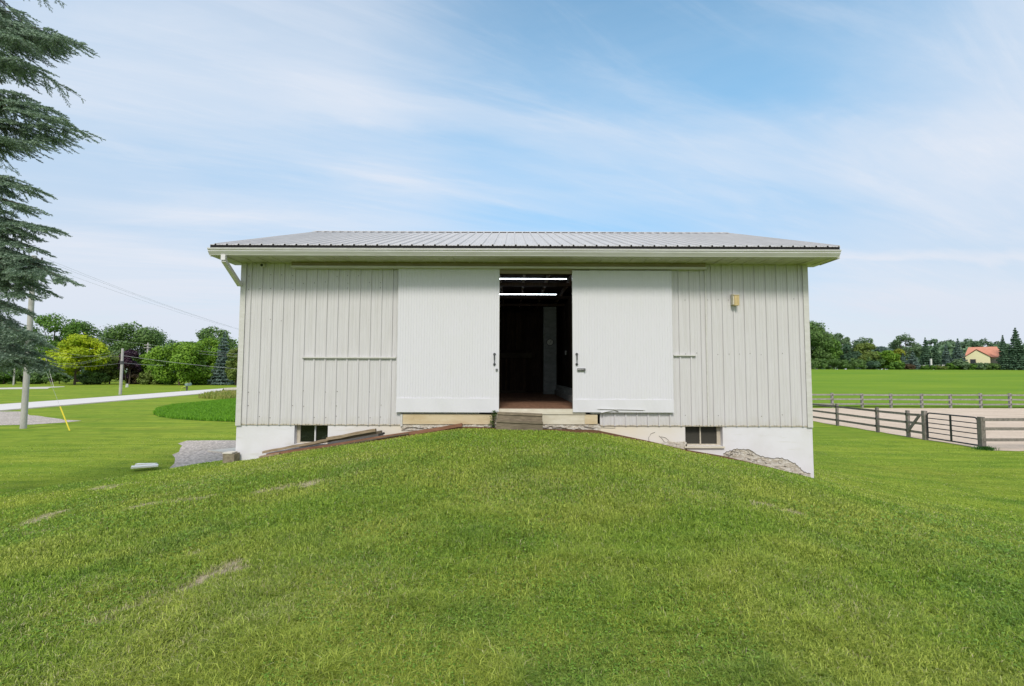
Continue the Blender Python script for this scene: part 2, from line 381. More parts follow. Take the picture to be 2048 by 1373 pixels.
def H(x, y):
    x = np.asarray(x, float); y = np.asarray(y, float)
    base = PM - 0.42 + 0.42*S(0, 10, y); g = 0.33 + 0.67*np.clip(y/YW, 0, 1)
    U = base + (np.interp(x, PX, PZ) - PM)*g
    mx = (1-S(8, 19.6, x))*(1-S(13, 22, -x))
    r = S(-6, 6, x)
    yl = 10.35-2.6*S(-6.2, -11, x)*(-1 if False else 1); y0 = yl*(1-r) + 10.1*r; y1 = (yl+3.7)*(1-r) + 27*r
    my = 1 - S(0, 1, (y-y0)/(y1-y0))
    k = mx*my
    L = 4.9*S(58, 188, y)*S(-0.2, 0.45, x/np.maximum(y, 1))
    Z = L + (U-L)*k
    b = (vnoise(x, y, 0.7, 3)-0.5)*0.05 + (vnoise(x, y, 2.1, 5)-0.5)*0.025
    return Z + b*np.clip(k*1.5, 0, 1)*S(0, 0.6, np.abs(y-YW))
def Hs(x, y): return float(H(x, y))
def GT(u, v):
    d = ray(u, v); t = 0.5
    while t < 600:
        p = d*t
        if ZC + p.z < Hs(p.x, p.y): break
        t += 0.03 if t < 30 else 0.4
    return Vector((p.x, p.y, Hs(p.x, p.y)))

bare = [((380, 1180), (470, 1138), .15, 1), ((225, 1228), (275, 1212), .05, .8), ((175, 1260), (215, 1248), .045, .7), ((275, 1205), (340, 1175), .03, .5),
        ((75, 1043), (105, 1030), .13, .8), ((70, 1068), (90, 1064), .07, .6), ((375, 1115), (405, 1108), .06, .7), ((258, 1018), (275, 1013), .13, .8),
        ((285, 1012), (400, 997), .10, .55), ((583, 973), (620, 970), .14, .9), ((520, 985), (545, 983), .08, .6), ((205, 976), (240, 972), .2, .7),
        ((1525, 1012), (1545, 1020), .09, .8), ((1560, 1022), (1595, 1031), .09, .8), ((1695, 1310), (1735, 1322), .03, .8)]
BARE = [(GT(*a), GT(*b), w, s) for a, b, w, s in bare]
def bareness(x, y):
    o = np.zeros(np.shape(x))
    jx = (vnoise(x, y, 7, 11)-.5)*.9; jy = (vnoise(x, y, 7, 12)-.5)*.9
    for a, b, w, s in BARE:
        dx, dy = b.x-a.x, b.y-a.y; L2 = dx*dx+dy*dy+1e-9
        t = np.clip(((x-a.x)*dx+(y-a.y)*dy)/L2, 0, 1)
        d = np.hypot(x-a.x-t*dx + jx*w*2.5, y-a.y-t*dy + jy*w*2.5)
        o = np.maximum(o, s*(1-S(w*.55, w*1.35, d)))
    return o
def soilness(x, y):
    w = np.where(x > 0.9, 0.34 + 0.20*vnoise(x, y, 2.3, 4) + 0.16*S(1.2, 2.4, x), 0.27 + 0.08*vnoise(x, y, 2.3, 4))
    inx = (x > -5.2) & (x < 6.35)
    return np.where(inx, 1-S(w*.8, w*1.2, np.abs(YW-y)), 0.0)
def axis(pts):
    out = []
    for a, b, st in pts: out += list(np.arange(a, b, st))
    return out
gro = [45*1.13**i for i in range(1, 38)]
ax = [-v for v in gro[::-1]] + axis([(-45, -14, .8), (-14, -8, .25), (-8, 9, .11), (9, 20, .3), (20, 45.1, .8)]) + gro
ay = [-v for v in gro[::-1][10:]] + axis([(-45, -3, 1.5), (-3, 1, .4), (1, 13, .11), (13, 24, .3), (24, 60, 1.0)]) + [60*1.07**i for i in range(0, 62)]
ax, ay = np.array(ax), np.array(ay)
X, Y = np.meshgrid(ax, ay); Z = H(X, Y); nx, ny = len(ax), len(ay)
idx = np.arange(nx*ny).reshape(ny, nx)
FI = np.stack([idx[:-1, :-1], idx[:-1, 1:], idx[1:, 1:], idx[1:, :-1]], -1).reshape(-1, 4)

def lawn_colour(m, near=None):
    """mowing streaks, yellow and blue-green patches"""
    a = m.noise(0.55, 5, 0.62, (0.16, 1.0, 1)); b = m.noise(0.9, 5, 0.6, (1, 1, 1), (4, 2, 0)); c2 = m.noise(0.23, 4, 0.6, (0.4, 1.2, 1), (9, 1, 0))
    c = m.mix(m.ramp(a, 0.36, 0.66), (0.180, 0.285, 0.026), (0.335, 0.395, 0.044))
    c = m.mix(m.ramp(b, 0.50, 0.74, 0, 0.75), c, (0.095, 0.18, 0.02))
    c = m.mix(m.ramp(c2, 0.55, 0.75, 0, 0.6), c, (0.29, 0.29, 0.045))
    d = m.noise(2.3, 6, 0.7, (0.10, 1.0, 1)); c = m.mix(m.ramp(d, 0.46, 0.64, 0, 0.6), c, (0.115, 0.20, 0.014))
    e = m.noise(1.6, 6, 0.7, (0.12, 1.0, 1), (3, 3, 0)); c = m.mix(m.ramp(e, 0.55, 0.72, 0, 0.5), c, (0.36, 0.35, 0.06))
    return c
m = Mat('lawn_ground', 0.95, 0, 0.08)
c = lawn_colour(m)
f1 = m.noise(7, 9, 0.85, (0.5, 1, 1)); f2 = m.noise(45, 5, 0.7)
c = m.mix(m.ramp(f1, 0.46, 0.64, 0, 0.45), c, (0.085, 0.155, 0.012))
thatch = m.mix(m.ramp(f2, 0.4, 0.62), (0.045, 0.07, 0.010), (0.15, 0.17, 0.04))
c = m.mix(m.attr('near'), c, thatch)
straw = m.mix(m.ramp(m.noise(60, 4, 0.7, (1, 3, 1)), 0.35, 0.65), (0.72, 0.60, 0.45), (0.42, 0.34, 0.24))
c = m.mix(m.math('MULTIPLY', m.attr('bare'), m.ramp(m.noise(11, 6, 0.75), 0.36, 0.54)), c, straw)
soil = m.mix(m.ramp(f2, 0.35, 0.65), (0.20, 0.10, 0.055), (0.10, 0.055, 0.03))
c = m.mix(m.attr('soil'), c, soil)
m.color(c).bump(f1, 0.9, 0.045); M['lawn'] = m.m
Rr = np.hypot(X, Y)
ground = np_mesh('ground', np.stack([X, Y, Z], -1).reshape(-1, 3), FI, M['lawn'],
                 {'near': (1-S(4, 13, Rr)).ravel()*0.85, 'bare': bareness(X, Y).ravel(), 'soil': soilness(X, Y).ravel()}, smooth=True)
tag(ground, kind='structure')

def sheet(name, pts, mat, dz=0.006, label=None):
    """flat sheet on the ground from an outline (world x, y), draped"""
    mb = MB(); n = len(pts)
    cx = sum(p[0] for p in pts)/n; cy = sum(p[1] for p in pts)/n
    vs = [(cx, cy, Hs(cx, cy)+dz)] + [(p[0], p[1], Hs(p[0], p[1])+dz) for p in pts]
    mb.add(vs, [(0, i+1, (i+1) % n + 1) for i in range(n)])
    o = mb.build(name, mat, None, (0, 0, 0)); tag(o, kind='structure'); return o
def rough(pts, amp, step):
    out = []; n = len(pts)
    for i in range(n):
        a = Vector(pts[i][:2]); b = Vector(pts[(i+1) % n][:2]); k = max(1, int((b-a).length/step))
        for j in range(k):
            p = a.lerp(b, j/k); out.append((p.x+random.uniform(-amp, amp), p.y+random.uniform(-amp, amp)))
    return out
def ribbon(name, A, B, mat, dz):
    mb = MB(); vs = []
    for a, b in zip(A, B): vs += [(a[0], a[1], Hs(a[0], a[1])+dz), (b[0], b[1], Hs(b[0], b[1])+dz)]
    mb.add(vs, [(2*i, 2*i+1, 2*i+3, 2*i+2) for i in range(len(A)-1)])
    return tag(mb.build(name, mat, None, (0, 0, 0)), kind='structure')
# road: two straight edges through measured ground points
n1, n2 = G(0, 821.5), G(437, 785); f1_, f2_ = G(0, 809.5), G(437, 778.2)
def ext(a, b, t): return a + (b-a)*t
ts = [-.9, -.5, -.2, 0, .2, .5, .8, 1.0, 1.5, 2.5]
ribbon('road_shoulder', [ext(n1, n2, t)+Vector((.9, 0, 0))+Vector((random.uniform(-.1, .1), 0, 0)) for t in ts], [ext(f1_, f2_, t)-Vector((.6, 0, 0)) for t in ts],
       simple('road_shoulder_dust', (0.34, 0.31, 0.23), (0.24, 0.24, 0.13), 3, rough=0.95), 0.006)
ribbon('road', [ext(n1, n2, t) for t in ts], [ext(f1_, f2_, t) for t in ts], M['road'], 0.02)
# far pale track over the road
sheet('path', [G(-200, 781), G(0, 779.3), G(95, 778.3), G(100, 776), G(130, 774.5), G(128, 773.6), G(95, 774.2), G(0, 776.2), G(-200, 777)], M['concrete'], 0.03)
sheet('driveway', rough([G(-300, 823), G(0, 824), G(40, 823.5), G(62, 831), G(128, 840), G(158, 842.5), G(128, 846), G(62, 849.5), G(0, 851), G(-300, 852)], .12, .8), M['gravel'], 0.012)
gp = [G(u, v) for u, v in [(368, 882.5), (430, 881), (520, 881), (640, 890), (640, 960), (330, 960), (340, 936), (348, 920), (352, 905), (362, 897), (357, 888)]]
sheet('gravel_yard', rough(gp, .10, .6), M['gravel'], 0.008)
sheet('arena_sand', rough([(20.25, 20.6), (20.4, 33), (20.4, 45.2), (48, 46.3), (90, 47), (90, 20.3), (34, 20.2)], .13, .8), M['sand'], 0.010)
# bright green hay field beyond the far rail fence, as its own draped sheet
fx = np.concatenate([np.arange(20, 140, 3), np.arange(140, 420, 12)]); fy = np.concatenate([np.arange(47.5, 110, 2.5), np.arange(110, 192, 4)])
FX, FY = np.meshgrid(fx, fy); FX = FX + 0*FY
FX = FX - 14*S(48, 60, FY)
idx = np.arange(FX.size).reshape(FX.shape)
m = Mat('field_grass', 0.9, 0, 0.08)
a = m.noise(0.12, 5, 0.62, (0.25, 1.3, 1)); b = m.noise(3.2, 6, 0.8, (0.35, 1, 1))
c = m.mix(m.ramp(a, 0.35, 0.68), (0.14, 0.265, 0.022), (0.235, 0.335, 0.028)); c = m.mix(m.ramp(b, 0.45, 0.8, 0, 0.6), c, (0.075, 0.165, 0.018))
m.color(c).bump(b, 0.8, 0.15); M['field'] = m.m
field = np_mesh('field', np.stack([FX, FY, H(FX, FY)+0.06], -1).reshape(-1, 3),
                np.stack([idx[:-1, :-1], idx[:-1, 1:], idx[1:, 1:], idx[1:, :-1]], -1).reshape(-1, 4), M['field'], smooth=True)
tag(field, kind='structure')

# ------------------------------------------------------------------ grass blades
def leaf_mat(name, c1, c2, c3=None, patch=0.8, trans=0.35, rough_=0.55):
    m = Mat(name, rough_, 0, 0.25)
    r = m.attr('rnd'); c = m.mix(r, c1, c2)
    if c3: c = m.mix(m.ramp(m.noise(patch, 4, 0.6), 0.42, 0.66), c, c3)
    m.color(c)
    tr = m.n('ShaderNodeBsdfTranslucent'); m.set(tr.inputs['Color'], c)
    ms = m.n('ShaderNodeMixShader'); ms.inputs[0].default_value = trans
    out = m.nt.nodes['Material Output']
    m.nt.links.new(m.b.outputs[0], ms.inputs[1]); m.nt.links.new(tr.outputs[0], ms.inputs[2]); m.nt.links.new(ms.outputs[0], out.inputs['Surface'])
    return m.m
def grass_material():
    m = Mat('grass_blades', 0.5, 0, 0.3)
    r = m.attr('rnd')
    fresh = m.mix(r, (0.085, 0.180, 0.012), (0.45, 0.62, 0.085))
    yellow = m.mix(r, (0.145, 0.220, 0.015), (0.64, 0.72, 0.145))
    blue = m.mix(r, (0.045, 0.12, 0.014), (0.28, 0.47, 0.09))
    c = m.mix(m.ramp(m.noise(0.62, 5, 0.6, (0.6, 1, 1)), 0.42, 0.58), fresh, yellow)
    c = m.mix(m.ramp(m.noise(0.85, 4, 0.6, (1, 1, 1), (5, 8, 0)), 0.50, 0.72, 0, 0.7), c, blue)
    c = m.mix(m.attr('dry'), c, m.mix(r, (0.42, 0.36, 0.18), (0.70, 0.64, 0.40)))
    m.color(c)
    tr = m.n('ShaderNodeBsdfTranslucent'); m.set(tr.inputs['Color'], c)
    ms = m.n('ShaderNodeMixShader'); ms.inputs[0].default_value = 0.34
    m.nt.links.new(m.b.outputs[0], ms.inputs[1]); m.nt.links.new(tr.outputs[0], ms.inputs[2]); m.nt.links.new(ms.outputs[0], m.nt.nodes['Material Output'].inputs['Surface'])
    return m.m
def blades(x, y, h, w, name, mat, dry=None, lean=0.55, parent=None, gz=None):
    n = len(x); z = H(x, y) if gz is None else gz
    a = rng.uniform(0, 2*np.pi, n); la = rng.uniform(0, 2*np.pi, n); ln = rng.uniform(0.1, lean, n)*h
    sx, sy = np.cos(a)*w/2, np.sin(a)*w/2; lx, ly = np.cos(la)*ln, np.sin(la)*ln
    V = np.empty((n, 5, 3))
    V[:, 0] = np.stack([x-sx, y-sy, z-0.006], -1); V[:, 1] = np.stack([x+sx, y+sy, z-0.006], -1)
    V[:, 2] = np.stack([x+sx*.8+lx*.4, y+sy*.8+ly*.4, z+h*.6], -1); V[:, 3] = np.stack([x-sx*.8+lx*.4, y-sy*.8+ly*.4, z+h*.6], -1)
    V[:, 4] = np.stack([x+lx*1.3, y+ly*1.3, z+h*(1-.35*ln/h)], -1)
    b = np.arange(n)[:, None]*5
    Fq = np.concatenate([b+[0, 1, 2], b+[0, 2, 3], b+[3, 2, 4]], 0)
    rnd = np.repeat(rng.random(n), 5)
    at = {'rnd': rnd}
    if dry is not None: at['dry'] = np.repeat(dry, 5)
    return np_mesh(name, V.reshape(-1, 3), Fq, mat, at, parent)
N = 1900000
r0, r1 = 1.7, 30.0
uu = rng.random(N); rad = 1/(1/r0 - uu*(1/r0-1/r1)); ang = rng.uniform(-0.98, 0.98, N)
x = rad*np.sin(ang); y = rad*np.cos(ang)
# clumps: pull blades a little toward tuft centres
cs = 0.05*np.maximum(1, rad/6); qx = np.round(x/cs)*cs; qy = np.round(y/cs)*cs
pull = 0.45*rng.random(N); jx = (vnoise(qx, qy, 7.3, 21)-.5)*cs*2; jy = (vnoise(qx, qy, 7.3, 22)-.5)*cs*2
x = x+(qx+jx-x)*pull; y = y+(qy+jy-y)*pull
dens = 0.42 + 0.58*S(.30, .60, .6*vnoise(x, y, 8.5, 71)+.4*vnoise(x, y, 19, 72)) + .6*S(3.5, 7, rad)
bn = bareness(x, y); sn = soilness(x, y)
bx0, bx1 = -5.75, 6.30
keep = (rng.random(N) < dens) & (rng.random(N) > bn*0.86) & (rng.random(N) > sn*1.05) & ~((x > bx0-.03) & (x < bx1+.05) & (y > YW-.10) & (y < 19.2))
keep &= ~((x > -0.38) & (x < 0.70) & (y > 9.72) & (y < YW))
# keep off gravel and sand
gpx = np.array([[p[0], p[1]] for p in gp])
def inside(px_, py_, poly):
    c = np.zeros(len(px_), bool); j = len(poly)-1
    for i in range(len(poly)):
        xi, yi = poly[i]; xj, yj = poly[j]
        cond = ((yi > py_) != (yj > py_)) & (px_ < (xj-xi)*(py_-yi)/(yj-yi+1e-12)+xi); c ^= cond; j = i
    return c
keep &= ~(inside(x, y, gpx) & (y > 14.5)); keep &= ~((x > 20.2) & (y > 20.5))
dvp = [(G(0, 823).x-9, 34), (G(0, 823).x, 34.2), G(62, 832)[:2], G(158, 842)[:2], G(128, 846)[:2], G(0, 850)[:2], (G(0, 850).x-9, 28.9)]
keep &= ~inside(x, y, dvp)
x, y, rad = x[keep], y[keep], rad[keep]; n = len(x)
big = vnoise(x, y, 1.3, 31)
tuft = vnoise(x, y, 4.5, 33)
h = (0.018 + 0.024*rng.random(n)**1.5 + 0.014*big + 0.026*S(.55, .85, tuft)*(1-S(4, 8, rad)))*np.where(rng.random(n) < .02, 1.6, 1)*(1-0.40*S(4, 10, rad))*(1-0.3*S(11, 20, rad))
h *= np.where((YW-y < .9) & (y < YW) & (np.abs(x) < 6.3), 1.15, 1)
w = 0.0042*np.maximum(1, rad/4.2)*rng.uniform(.7, 1.3, n); w = np.minimum(w, 0.03)
dry = ((rng.random(n) < 0.035 + 0.10*S(.52, .75, vnoise(x, y, .9, 41)) + 0.75*bareness(x, y)))*rng.uniform(.5, 1, n)
M['blades'] = grass_material()
g = blades(x, y, h, w, 'grass', M['blades'], dry, lean=1.15)
tag(g, 'short mown green grass covering the mound in front of the barn', 'grass', kind='stuff')
# clover and broad leaves: small flat leaflets between the blades
n = 90000; uu = rng.random(n); rad = 1/(1/1.3 - uu*(1/1.3-1/9.0)); ang = rng.uniform(-.95, .95, n); x = rad*np.sin(ang); y = rad*np.cos(ang)
k = (vnoise(x, y, 1.1, 51) + .25*vnoise(x, y, 5, 52) > .60) & (bareness(x, y) < .2) & (soilness(x, y) < .2) & (y < 9.7); x, y, rad = x[k], y[k], rad[k]; n = len(x)
z = H(x, y) + rng.uniform(.012, .045, n); sz = rng.uniform(.005, .009, n)*np.maximum(1, rad/3.2)
a = rng.uniform(0, 6.28, n); V = np.empty((n, 4, 3))
for i, (t, s_) in enumerate(((0, 1), (1.57, .8), (3.14, 1), (4.71, .8))):
    V[:, i] = np.stack([x+np.cos(a+t)*sz*s_, y+np.sin(a+t)*sz*s_, z+rng.uniform(-.4, .4, n)*sz], -1)
cl_ = np_mesh('clover', V.reshape(-1, 3), np.arange(n*4).reshape(n, 4), leaf_mat('clover_leaf', (0.10, 0.21, 0.018), (0.26, 0.42, 0.06), trans=.25), {'rnd': np.repeat(rng.random(n), 4)})
tag(cl_, 'patches of broad clover leaves growing low in the near lawn', 'clover', kind='stuff')
# taller crop patch behind the lawn, left of the barn
cp = [G(u, v)[:2] for u, v in [(306, 829), (313, 820), (345, 812), (400, 804), (470, 798), (640, 790), (640, 850), (470, 844.5), (400, 842), (345, 838), (318, 834)]]
n = 150000; xs = rng.uniform(-32, -10, n); ys = rng.uniform(30, 62, n); k = inside(xs, ys, cp); xs, ys = xs[k], ys[k]; n = len(xs)
cr = blades(xs, ys, rng.uniform(.20, .30, n), rng.uniform(.03, .06, n), 'crop', leaf_mat('crop_leaf', (0.11, 0.28, 0.015), (0.22, 0.46, 0.03)), lean=.7)
tag(cr, 'dense taller bright green crop patch on the lawn left of the barn', 'crop', kind='stuff')
sheet('crop_soil', cp, simple('crop_floor', (0.03, 0.09, 0.015), None, 8), 0.012)
tg = [G(u, v)[:2] for u, v in [(395, 797), (430, 789), (475, 786), (560, 783), (560, 797), (440, 800)]]
n = 26000; xs = rng.uniform(-45, -20, n); ys = rng.uniform(52, 85, n); k = inside(xs, ys, tg); xs, ys = xs[k], ys[k]; n = len(xs)
tgo = blades(xs, ys, rng.uniform(.4, .8, n), rng.uniform(.06, .12, n), 'tall_grass', leaf_mat('tall_grass_leaf', (0.24, 0.30, 0.05), (0.46, 0.38, 0.14), (0.20, 0.34, 0.04), .3), lean=.5)
tag(tgo, 'rough tall grass gone brown and gold beside the road by the barn corner', 'grass', kind='stuff')
# ------------------------------------------------------------------ the barn
XL, XR = W(480.3, 690, YW).x, W(1616.8, 690, YW).x
Z_WT = W(1049, 524, YW).z            # wall top / soffit level
Z_SB = W(1049, 851.5, YW).z          # siding bottom
FL = W(1070, 818.5, YW).z            # barn floor level
def wx(u, v=690, Y=YW): return W(u, v, Y).x
def wz(v, u=1024, Y=YW): return W(u, v, Y).z
YB = 18.9                             # back wall
barn = thing('barn', ((XL+XR)/2, YW, 0), 'long white metal sided barn with open sliding doors at the top of a grassy ramp', 'barn')
P9 = 0.2286
def rib_profile(a0, a1, phase=0.0):
    """(along, out) pairs of pole-barn steel between two positions"""
    shape = [(0, 0), (.009, .025), (.033, .025), (.042, 0), (.098, 0), (.103, .004), (.118, .004), (.123, 0), (.152, 0), (.157, .004), (.172, .004), (.177, 0)]
    out = [(a0, 0)]; k = math.floor((a0-phase)/P9)-1
    while phase + k*P9 < a1:
        for s_, o in shape:
            p = phase+k*P9+s_
            if a0+.004 < p < a1-.004: out.append((p, o))
        k += 1
    out.append((a1, 0)); return out
def siding(name, a0, a1, zb, zt, face, mat, parent, phase=0.0, sgn=-1, plane='y', tone=None):
    mb = MB(); pr = rib_profile(a0, a1, phase); vs = []
    for a, o in pr:
        t = zt(a) if callable(zt) else zt; b_ = zb(a) if callable(zb) else zb
        for z in (b_, t):
            for th in (0, -.006):
                vs.append((a, face+sgn*(o+th), z) if plane == 'y' else (face+sgn*(o+th), a, z))
    fs = []
    for i in range(len(pr)-1):
        p, q = 4*i, 4*i+4
        fs += [(p, q, q+2, p+2), (p+1, p+3, q+3, q+1), (p+2, q+2, q+3, p+3), (p, p+1, q+1, q)]
    mb.add(vs, fs, .5)
    return mb.build(name, mat, parent)
X_DL, X_DR = wx(803, 838), wx(1195, 838)       # sill boards span
X_OL, X_OR = wx(960), wx(1180)                 # real opening, partly covered by the doors
Z_D = wz(548)
Z_LB = wz(828)
ph = wx(496)
siding('siding', XL+.02, X_DL, Z_SB, Z_WT, YW, M['siding'], barn, ph)
siding('siding', X_DR+.05, XR-.02, Z_SB, Z_WT, YW, M['siding'], barn, ph+.07)
siding('siding', X_DL+.002, X_OL, Z_LB, Z_WT, YW, M['siding'], barn, ph)
siding('siding', X_OR, X_DR+.048, Z_LB, Z_WT, YW, M['siding'], barn, ph+.07)
YE = 9.46; RX0, RX1 = W(419.5, 493, YE).x, W(1680.5, 497, YE).x   # roof ends
YR = (YW+YB)/2
ZE = wz(493.5, 1024, YE); ZR = wz(467, 1024, YR)
def roofz(y): return ZE + (ZR-ZE)*(1-abs(y-YR)/(YR-YE))
gz = lambda y: roofz(y)-.10
siding('gable_siding', YW+.02, YB-.02, Z_SB, gz, XL, M['siding'], barn, 0, -1, 'x')
siding('gable_siding', YW+.02, YB-.02, Z_SB, gz, XR, M['siding'], barn, 0, 1, 'x')
siding('rear_siding', XL+.02, XR-.02, Z_SB, roofz(YB)-.03, YB, M['siding'], barn, 0, 1)
# corner trim
for xc, sg in ((XL, 1), (XR, -1)):
    for yc, s2 in ((YW, 1), (YB, -1)):
        mb = MB(); mb.box(*sorted((xc-sg*.022, xc+sg*.085)), *sorted((yc-s2*.024, yc-s2*.020)), Z_SB-.02, Z_WT-.003)
        mb.box(*sorted((xc-sg*.026, xc-sg*.022)), *sorted((yc-s2*.024, yc+s2*.085)), Z_SB-.02, Z_WT-.003); mb.build('corner_trim', M['trim'], barn)
# inner stud shell (dark boards seen through the doorway)
MB().box(XL+.06, XR-.06, YB-.075, YB-.05, FL, roofz(YB)-.04).build('light_stop_sheet', M['planks'], barn)  # sheet added behind the planks to stop light leaking through their gaps
mb = MB()
def planks_wall(mb, a0, a1, c, z0, z1, plane='y', wd=.19, th=.03):
    a = a0
    while a < a1:
        b = min(a1, a+wd*random.uniform(.8, 1.25)); g = .006; o = random.uniform(0, .012)
        if plane == 'y': mb.box(a+g, b-g, c-o, c+th, z0, z1)
        else: mb.box(c-o, c+th, a+g, b-g, z0, z1)
        a = b
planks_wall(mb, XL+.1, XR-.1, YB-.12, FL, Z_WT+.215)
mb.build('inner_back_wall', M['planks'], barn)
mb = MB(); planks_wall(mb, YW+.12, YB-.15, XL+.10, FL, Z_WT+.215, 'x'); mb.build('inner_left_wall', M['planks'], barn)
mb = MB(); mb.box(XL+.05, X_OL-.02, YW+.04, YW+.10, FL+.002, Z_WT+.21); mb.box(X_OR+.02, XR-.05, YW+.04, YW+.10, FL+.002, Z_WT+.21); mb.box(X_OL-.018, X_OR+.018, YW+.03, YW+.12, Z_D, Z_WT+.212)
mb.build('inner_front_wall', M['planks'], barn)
# partition wall right of the opening, platform at its foot
PXW = wx(1146, 690, 14.3)
mb = MB(); planks_wall(mb, YW+.9, YB-.15, PXW, FL, Z_WT, 'x', .24); mb.build('partition_wall', M['planks'], barn)
mb = MB(); mb.box(PXW-.30, PXW-.03, 12.0, YB-.2, FL+.004, FL+.16); mb.box(PXW-.24, PXW-.03, 12.03, YB-.2, FL+.163, FL+.30); mb.build('platform', M['pillar'], barn)
# floor of boards running across, ceiling joists, dark ceiling deck
mb = MB(); y_ = YW+.045
while y_ < YB-.1:
    b = min(YB-.1, y_+.14); mb.box(XL+.1, XR-.1, y_+.002, b-.002, FL-.05, FL-random.uniform(0, .004)); y_ = b
mb.build('floor', M['floor'], barn)
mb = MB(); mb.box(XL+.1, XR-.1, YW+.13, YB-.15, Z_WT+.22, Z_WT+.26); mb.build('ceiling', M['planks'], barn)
xx = .0-.53*10
while xx < XR-.3:
    mb = MB(); mb.box(xx, xx+.05, YW+.13, YB-.16, Z_WT+.09, Z_WT+.218); mb.build('joist', M['joist'], barn); xx += .62
for yy in (12.95, 15.2, 16.9):
    mb = MB(); mb.box(XL+.12, XR-.12, yy, yy+.16, Z_WT+.01, Z_WT+.087); mb.build('beam', M['planks_brown'], barn)
# stored plank doors and ledge on the back wall, left
x0, x1 = wx(1003, 700, 18.4), wx(1062, 700, 18.4)
mb = MB(); planks_wall(mb, x0-1.4, x1, 18.62, FL+.06, wz(715, 1030, 18.6), 'y', .11, .04); mb.build('stall_front', M['planks_brown'], barn)
mb = MB(); mb.box(x0-1.4, x1+.03, 18.50, 18.60, wz(716, 1030, 18.5), wz(706, 1030, 18.5)); mb.box(x0-1.4, x1-.2, 18.4, 18.55, FL+.003, FL+.07); mb.build('ledge', M['board_grey'], barn)
mb = MB(); planks_wall(mb, x0-1.4, x1-.25, 18.66, wz(700, 1030, 18.6), Z_WT-.02, 'y', .09, .02); mb.build('stall_grille', M['planks_brown'], barn)
# pillar
YP = 17.2; x0, x1 = wx(1087, 690, YP), wx(1113, 690, YP)
mb = MB(); z_ = FL
while z_ < Z_WT+.05:
    mb.box(x0+random.uniform(0, .006), x1-random.uniform(0, .006), YP, YP+.42, z_, min(z_+.60, Z_WT+.055)-.005); z_ += .60
mb.build('pillar', M['pillar'], barn)
# ---- foundation with two real window openings
Z_F0 = -.3
def foundation_front():
    mb = MB(); y0, y1 = YW+.014, YW+.34
    wl = (wx(588, 870), wx(655, 870), wz(889, 622)); wr = (wx(1371, 870), wx(1446, 870), wz(893, 1403))
    zt = Z_SB+.02
    mb.box(XL-.02, wl[0], y0, y1, Z_F0, zt); mb.box(wl[0]+.001, wl[1]-.001, y0, y1, Z_F0, wl[2]); mb.box(wl[1], wr[0], y0, y1, Z_F0, zt)
    mb.box(wr[0]+.001, wr[1]-.001, y0, y1, Z_F0, wr[2]); mb.box(wr[1], XR+.03, y0, y1, Z_F0, zt)
    return mb, wl, wr
mb, WL, WR = foundation_front()
mb.box(XL-.02, XL+.26, YW+.342, YB+.05, Z_F0, Z_SB+.015); mb.box(XR-.26, XR+.03, YW+.342, YB+.05, Z_F0, Z_SB+.015); mb.box(XL+.262, XR-.262, YB-.26, YB+.05, Z_F0, Z_SB+.012)
mb.build('foundation', M['stucco'], barn)
# drip edge line under the siding
for a, b in ((XL-.03, X_DL), (X_DR+.05, XR+.03)):
    MB().box(a, b, YW-.004, YW+.012, Z_SB-.006, Z_SB+.018).build('drip_edge', M['frame'], barn)
# cellar floor/dark behind the windows
mb = MB(); mb.box(XL+.3, XR-.3, YW+.9, YW+.95, Z_F0, Z_SB); mb.build('cellar_partition', M['planks'], barn)
def cellar_window(x0, x1, z0, z1, jamb_left, pane_mat):
    y = YW+.13; fr = MB(); t = .03; j = .075
    xa, xb = (x0+j, x1) if jamb_left else (x0, x1-j)
    fr.box(x0, x1, y, y+.05, z0, z0+t); fr.box(x0, x1, y, y+.05, z1-.02, z1)
    fr.box(x0, x0+(j if jamb_left else .022), y-.002, y+.052, z0+t, z1-.02); fr.box(x1-(.022 if jamb_left else j), x1, y-.002, y+.052, z0+t, z1-.02)
    f = fr.build('window', M['frame'], barn)
    xm = (xa+xb)/2-.01
    MB().box(xm, xm+.026, y-.008, y+.03, z0+t, z1-.02).build('mullion', M['white'] if jamb_left else M['frame'], f)
    for a, b in ((xa, xm), (xm+.026, xb)):
        MB().box(a, b, y+.02, y+.026, z0+t, z1-.02).build('pane', pane_mat, f)
    return f
cellar_window(WL[0], WL[1], WL[2], Z_SB-.008, True, M['glass'])
wf = cellar_window(WR[0], WR[1], WR[2], Z_SB-.008, False, M['screen'])
MB().box(WR[0]-.03, WR[1]+.02, YW-.03, YW+.10, WR[2]-.035, WR[2]-.001).build('sill', M['sill_pale'], wf)
# broken stucco low on the right, and two cracked pieces
def ragged(name, top, bot, y, mat, th=.018):
    mb = MB(); poly = []
    tp = [W(u, v, y) for u, v in top]; bp = [W(u, v, y) for u, v in bot]
    vs = []; n = len(tp)
    for a, b in zip(tp, bp):
        vs += [(a.x, y, a.z), (b.x, y, b.z), (a.x, y+th, a.z), (b.x, y+th, b.z)]
    fs = []
    for i in range(n-1):
        p, q = 4*i, 4*i+4; fs += [(p, q, q+1, p+1), (p, p+2, q+2, q), (p+1, q+1, q+3, p+3), (p+2, p+3, q+3, q+2)]
    fs += [(0, 1, 3, 2), (4*n-4, 4*n-2, 4*n-1, 4*n-3)]
    return mb.add(vs, fs, .3).build(name, mat, barn), tp
top = [(1447, 908), (1456, 903), (1464, 901), (1468, 898), (1480, 899), (1494, 899), (1501, 902), (1512, 909), (1525, 914), (1545, 917), (1560, 916), (1575, 921), (1590, 927), (1598, 935), (1606, 943), (1613, 946), (1621, 948)]
_t = []
for (ua, va), (ub, vb) in zip(top[:-1], top[1:]):
    for k in range(4): _t.append((ua+(ub-ua)*k/4, va+(vb-va)*k/4+random.uniform(-1.5, 1.5)))
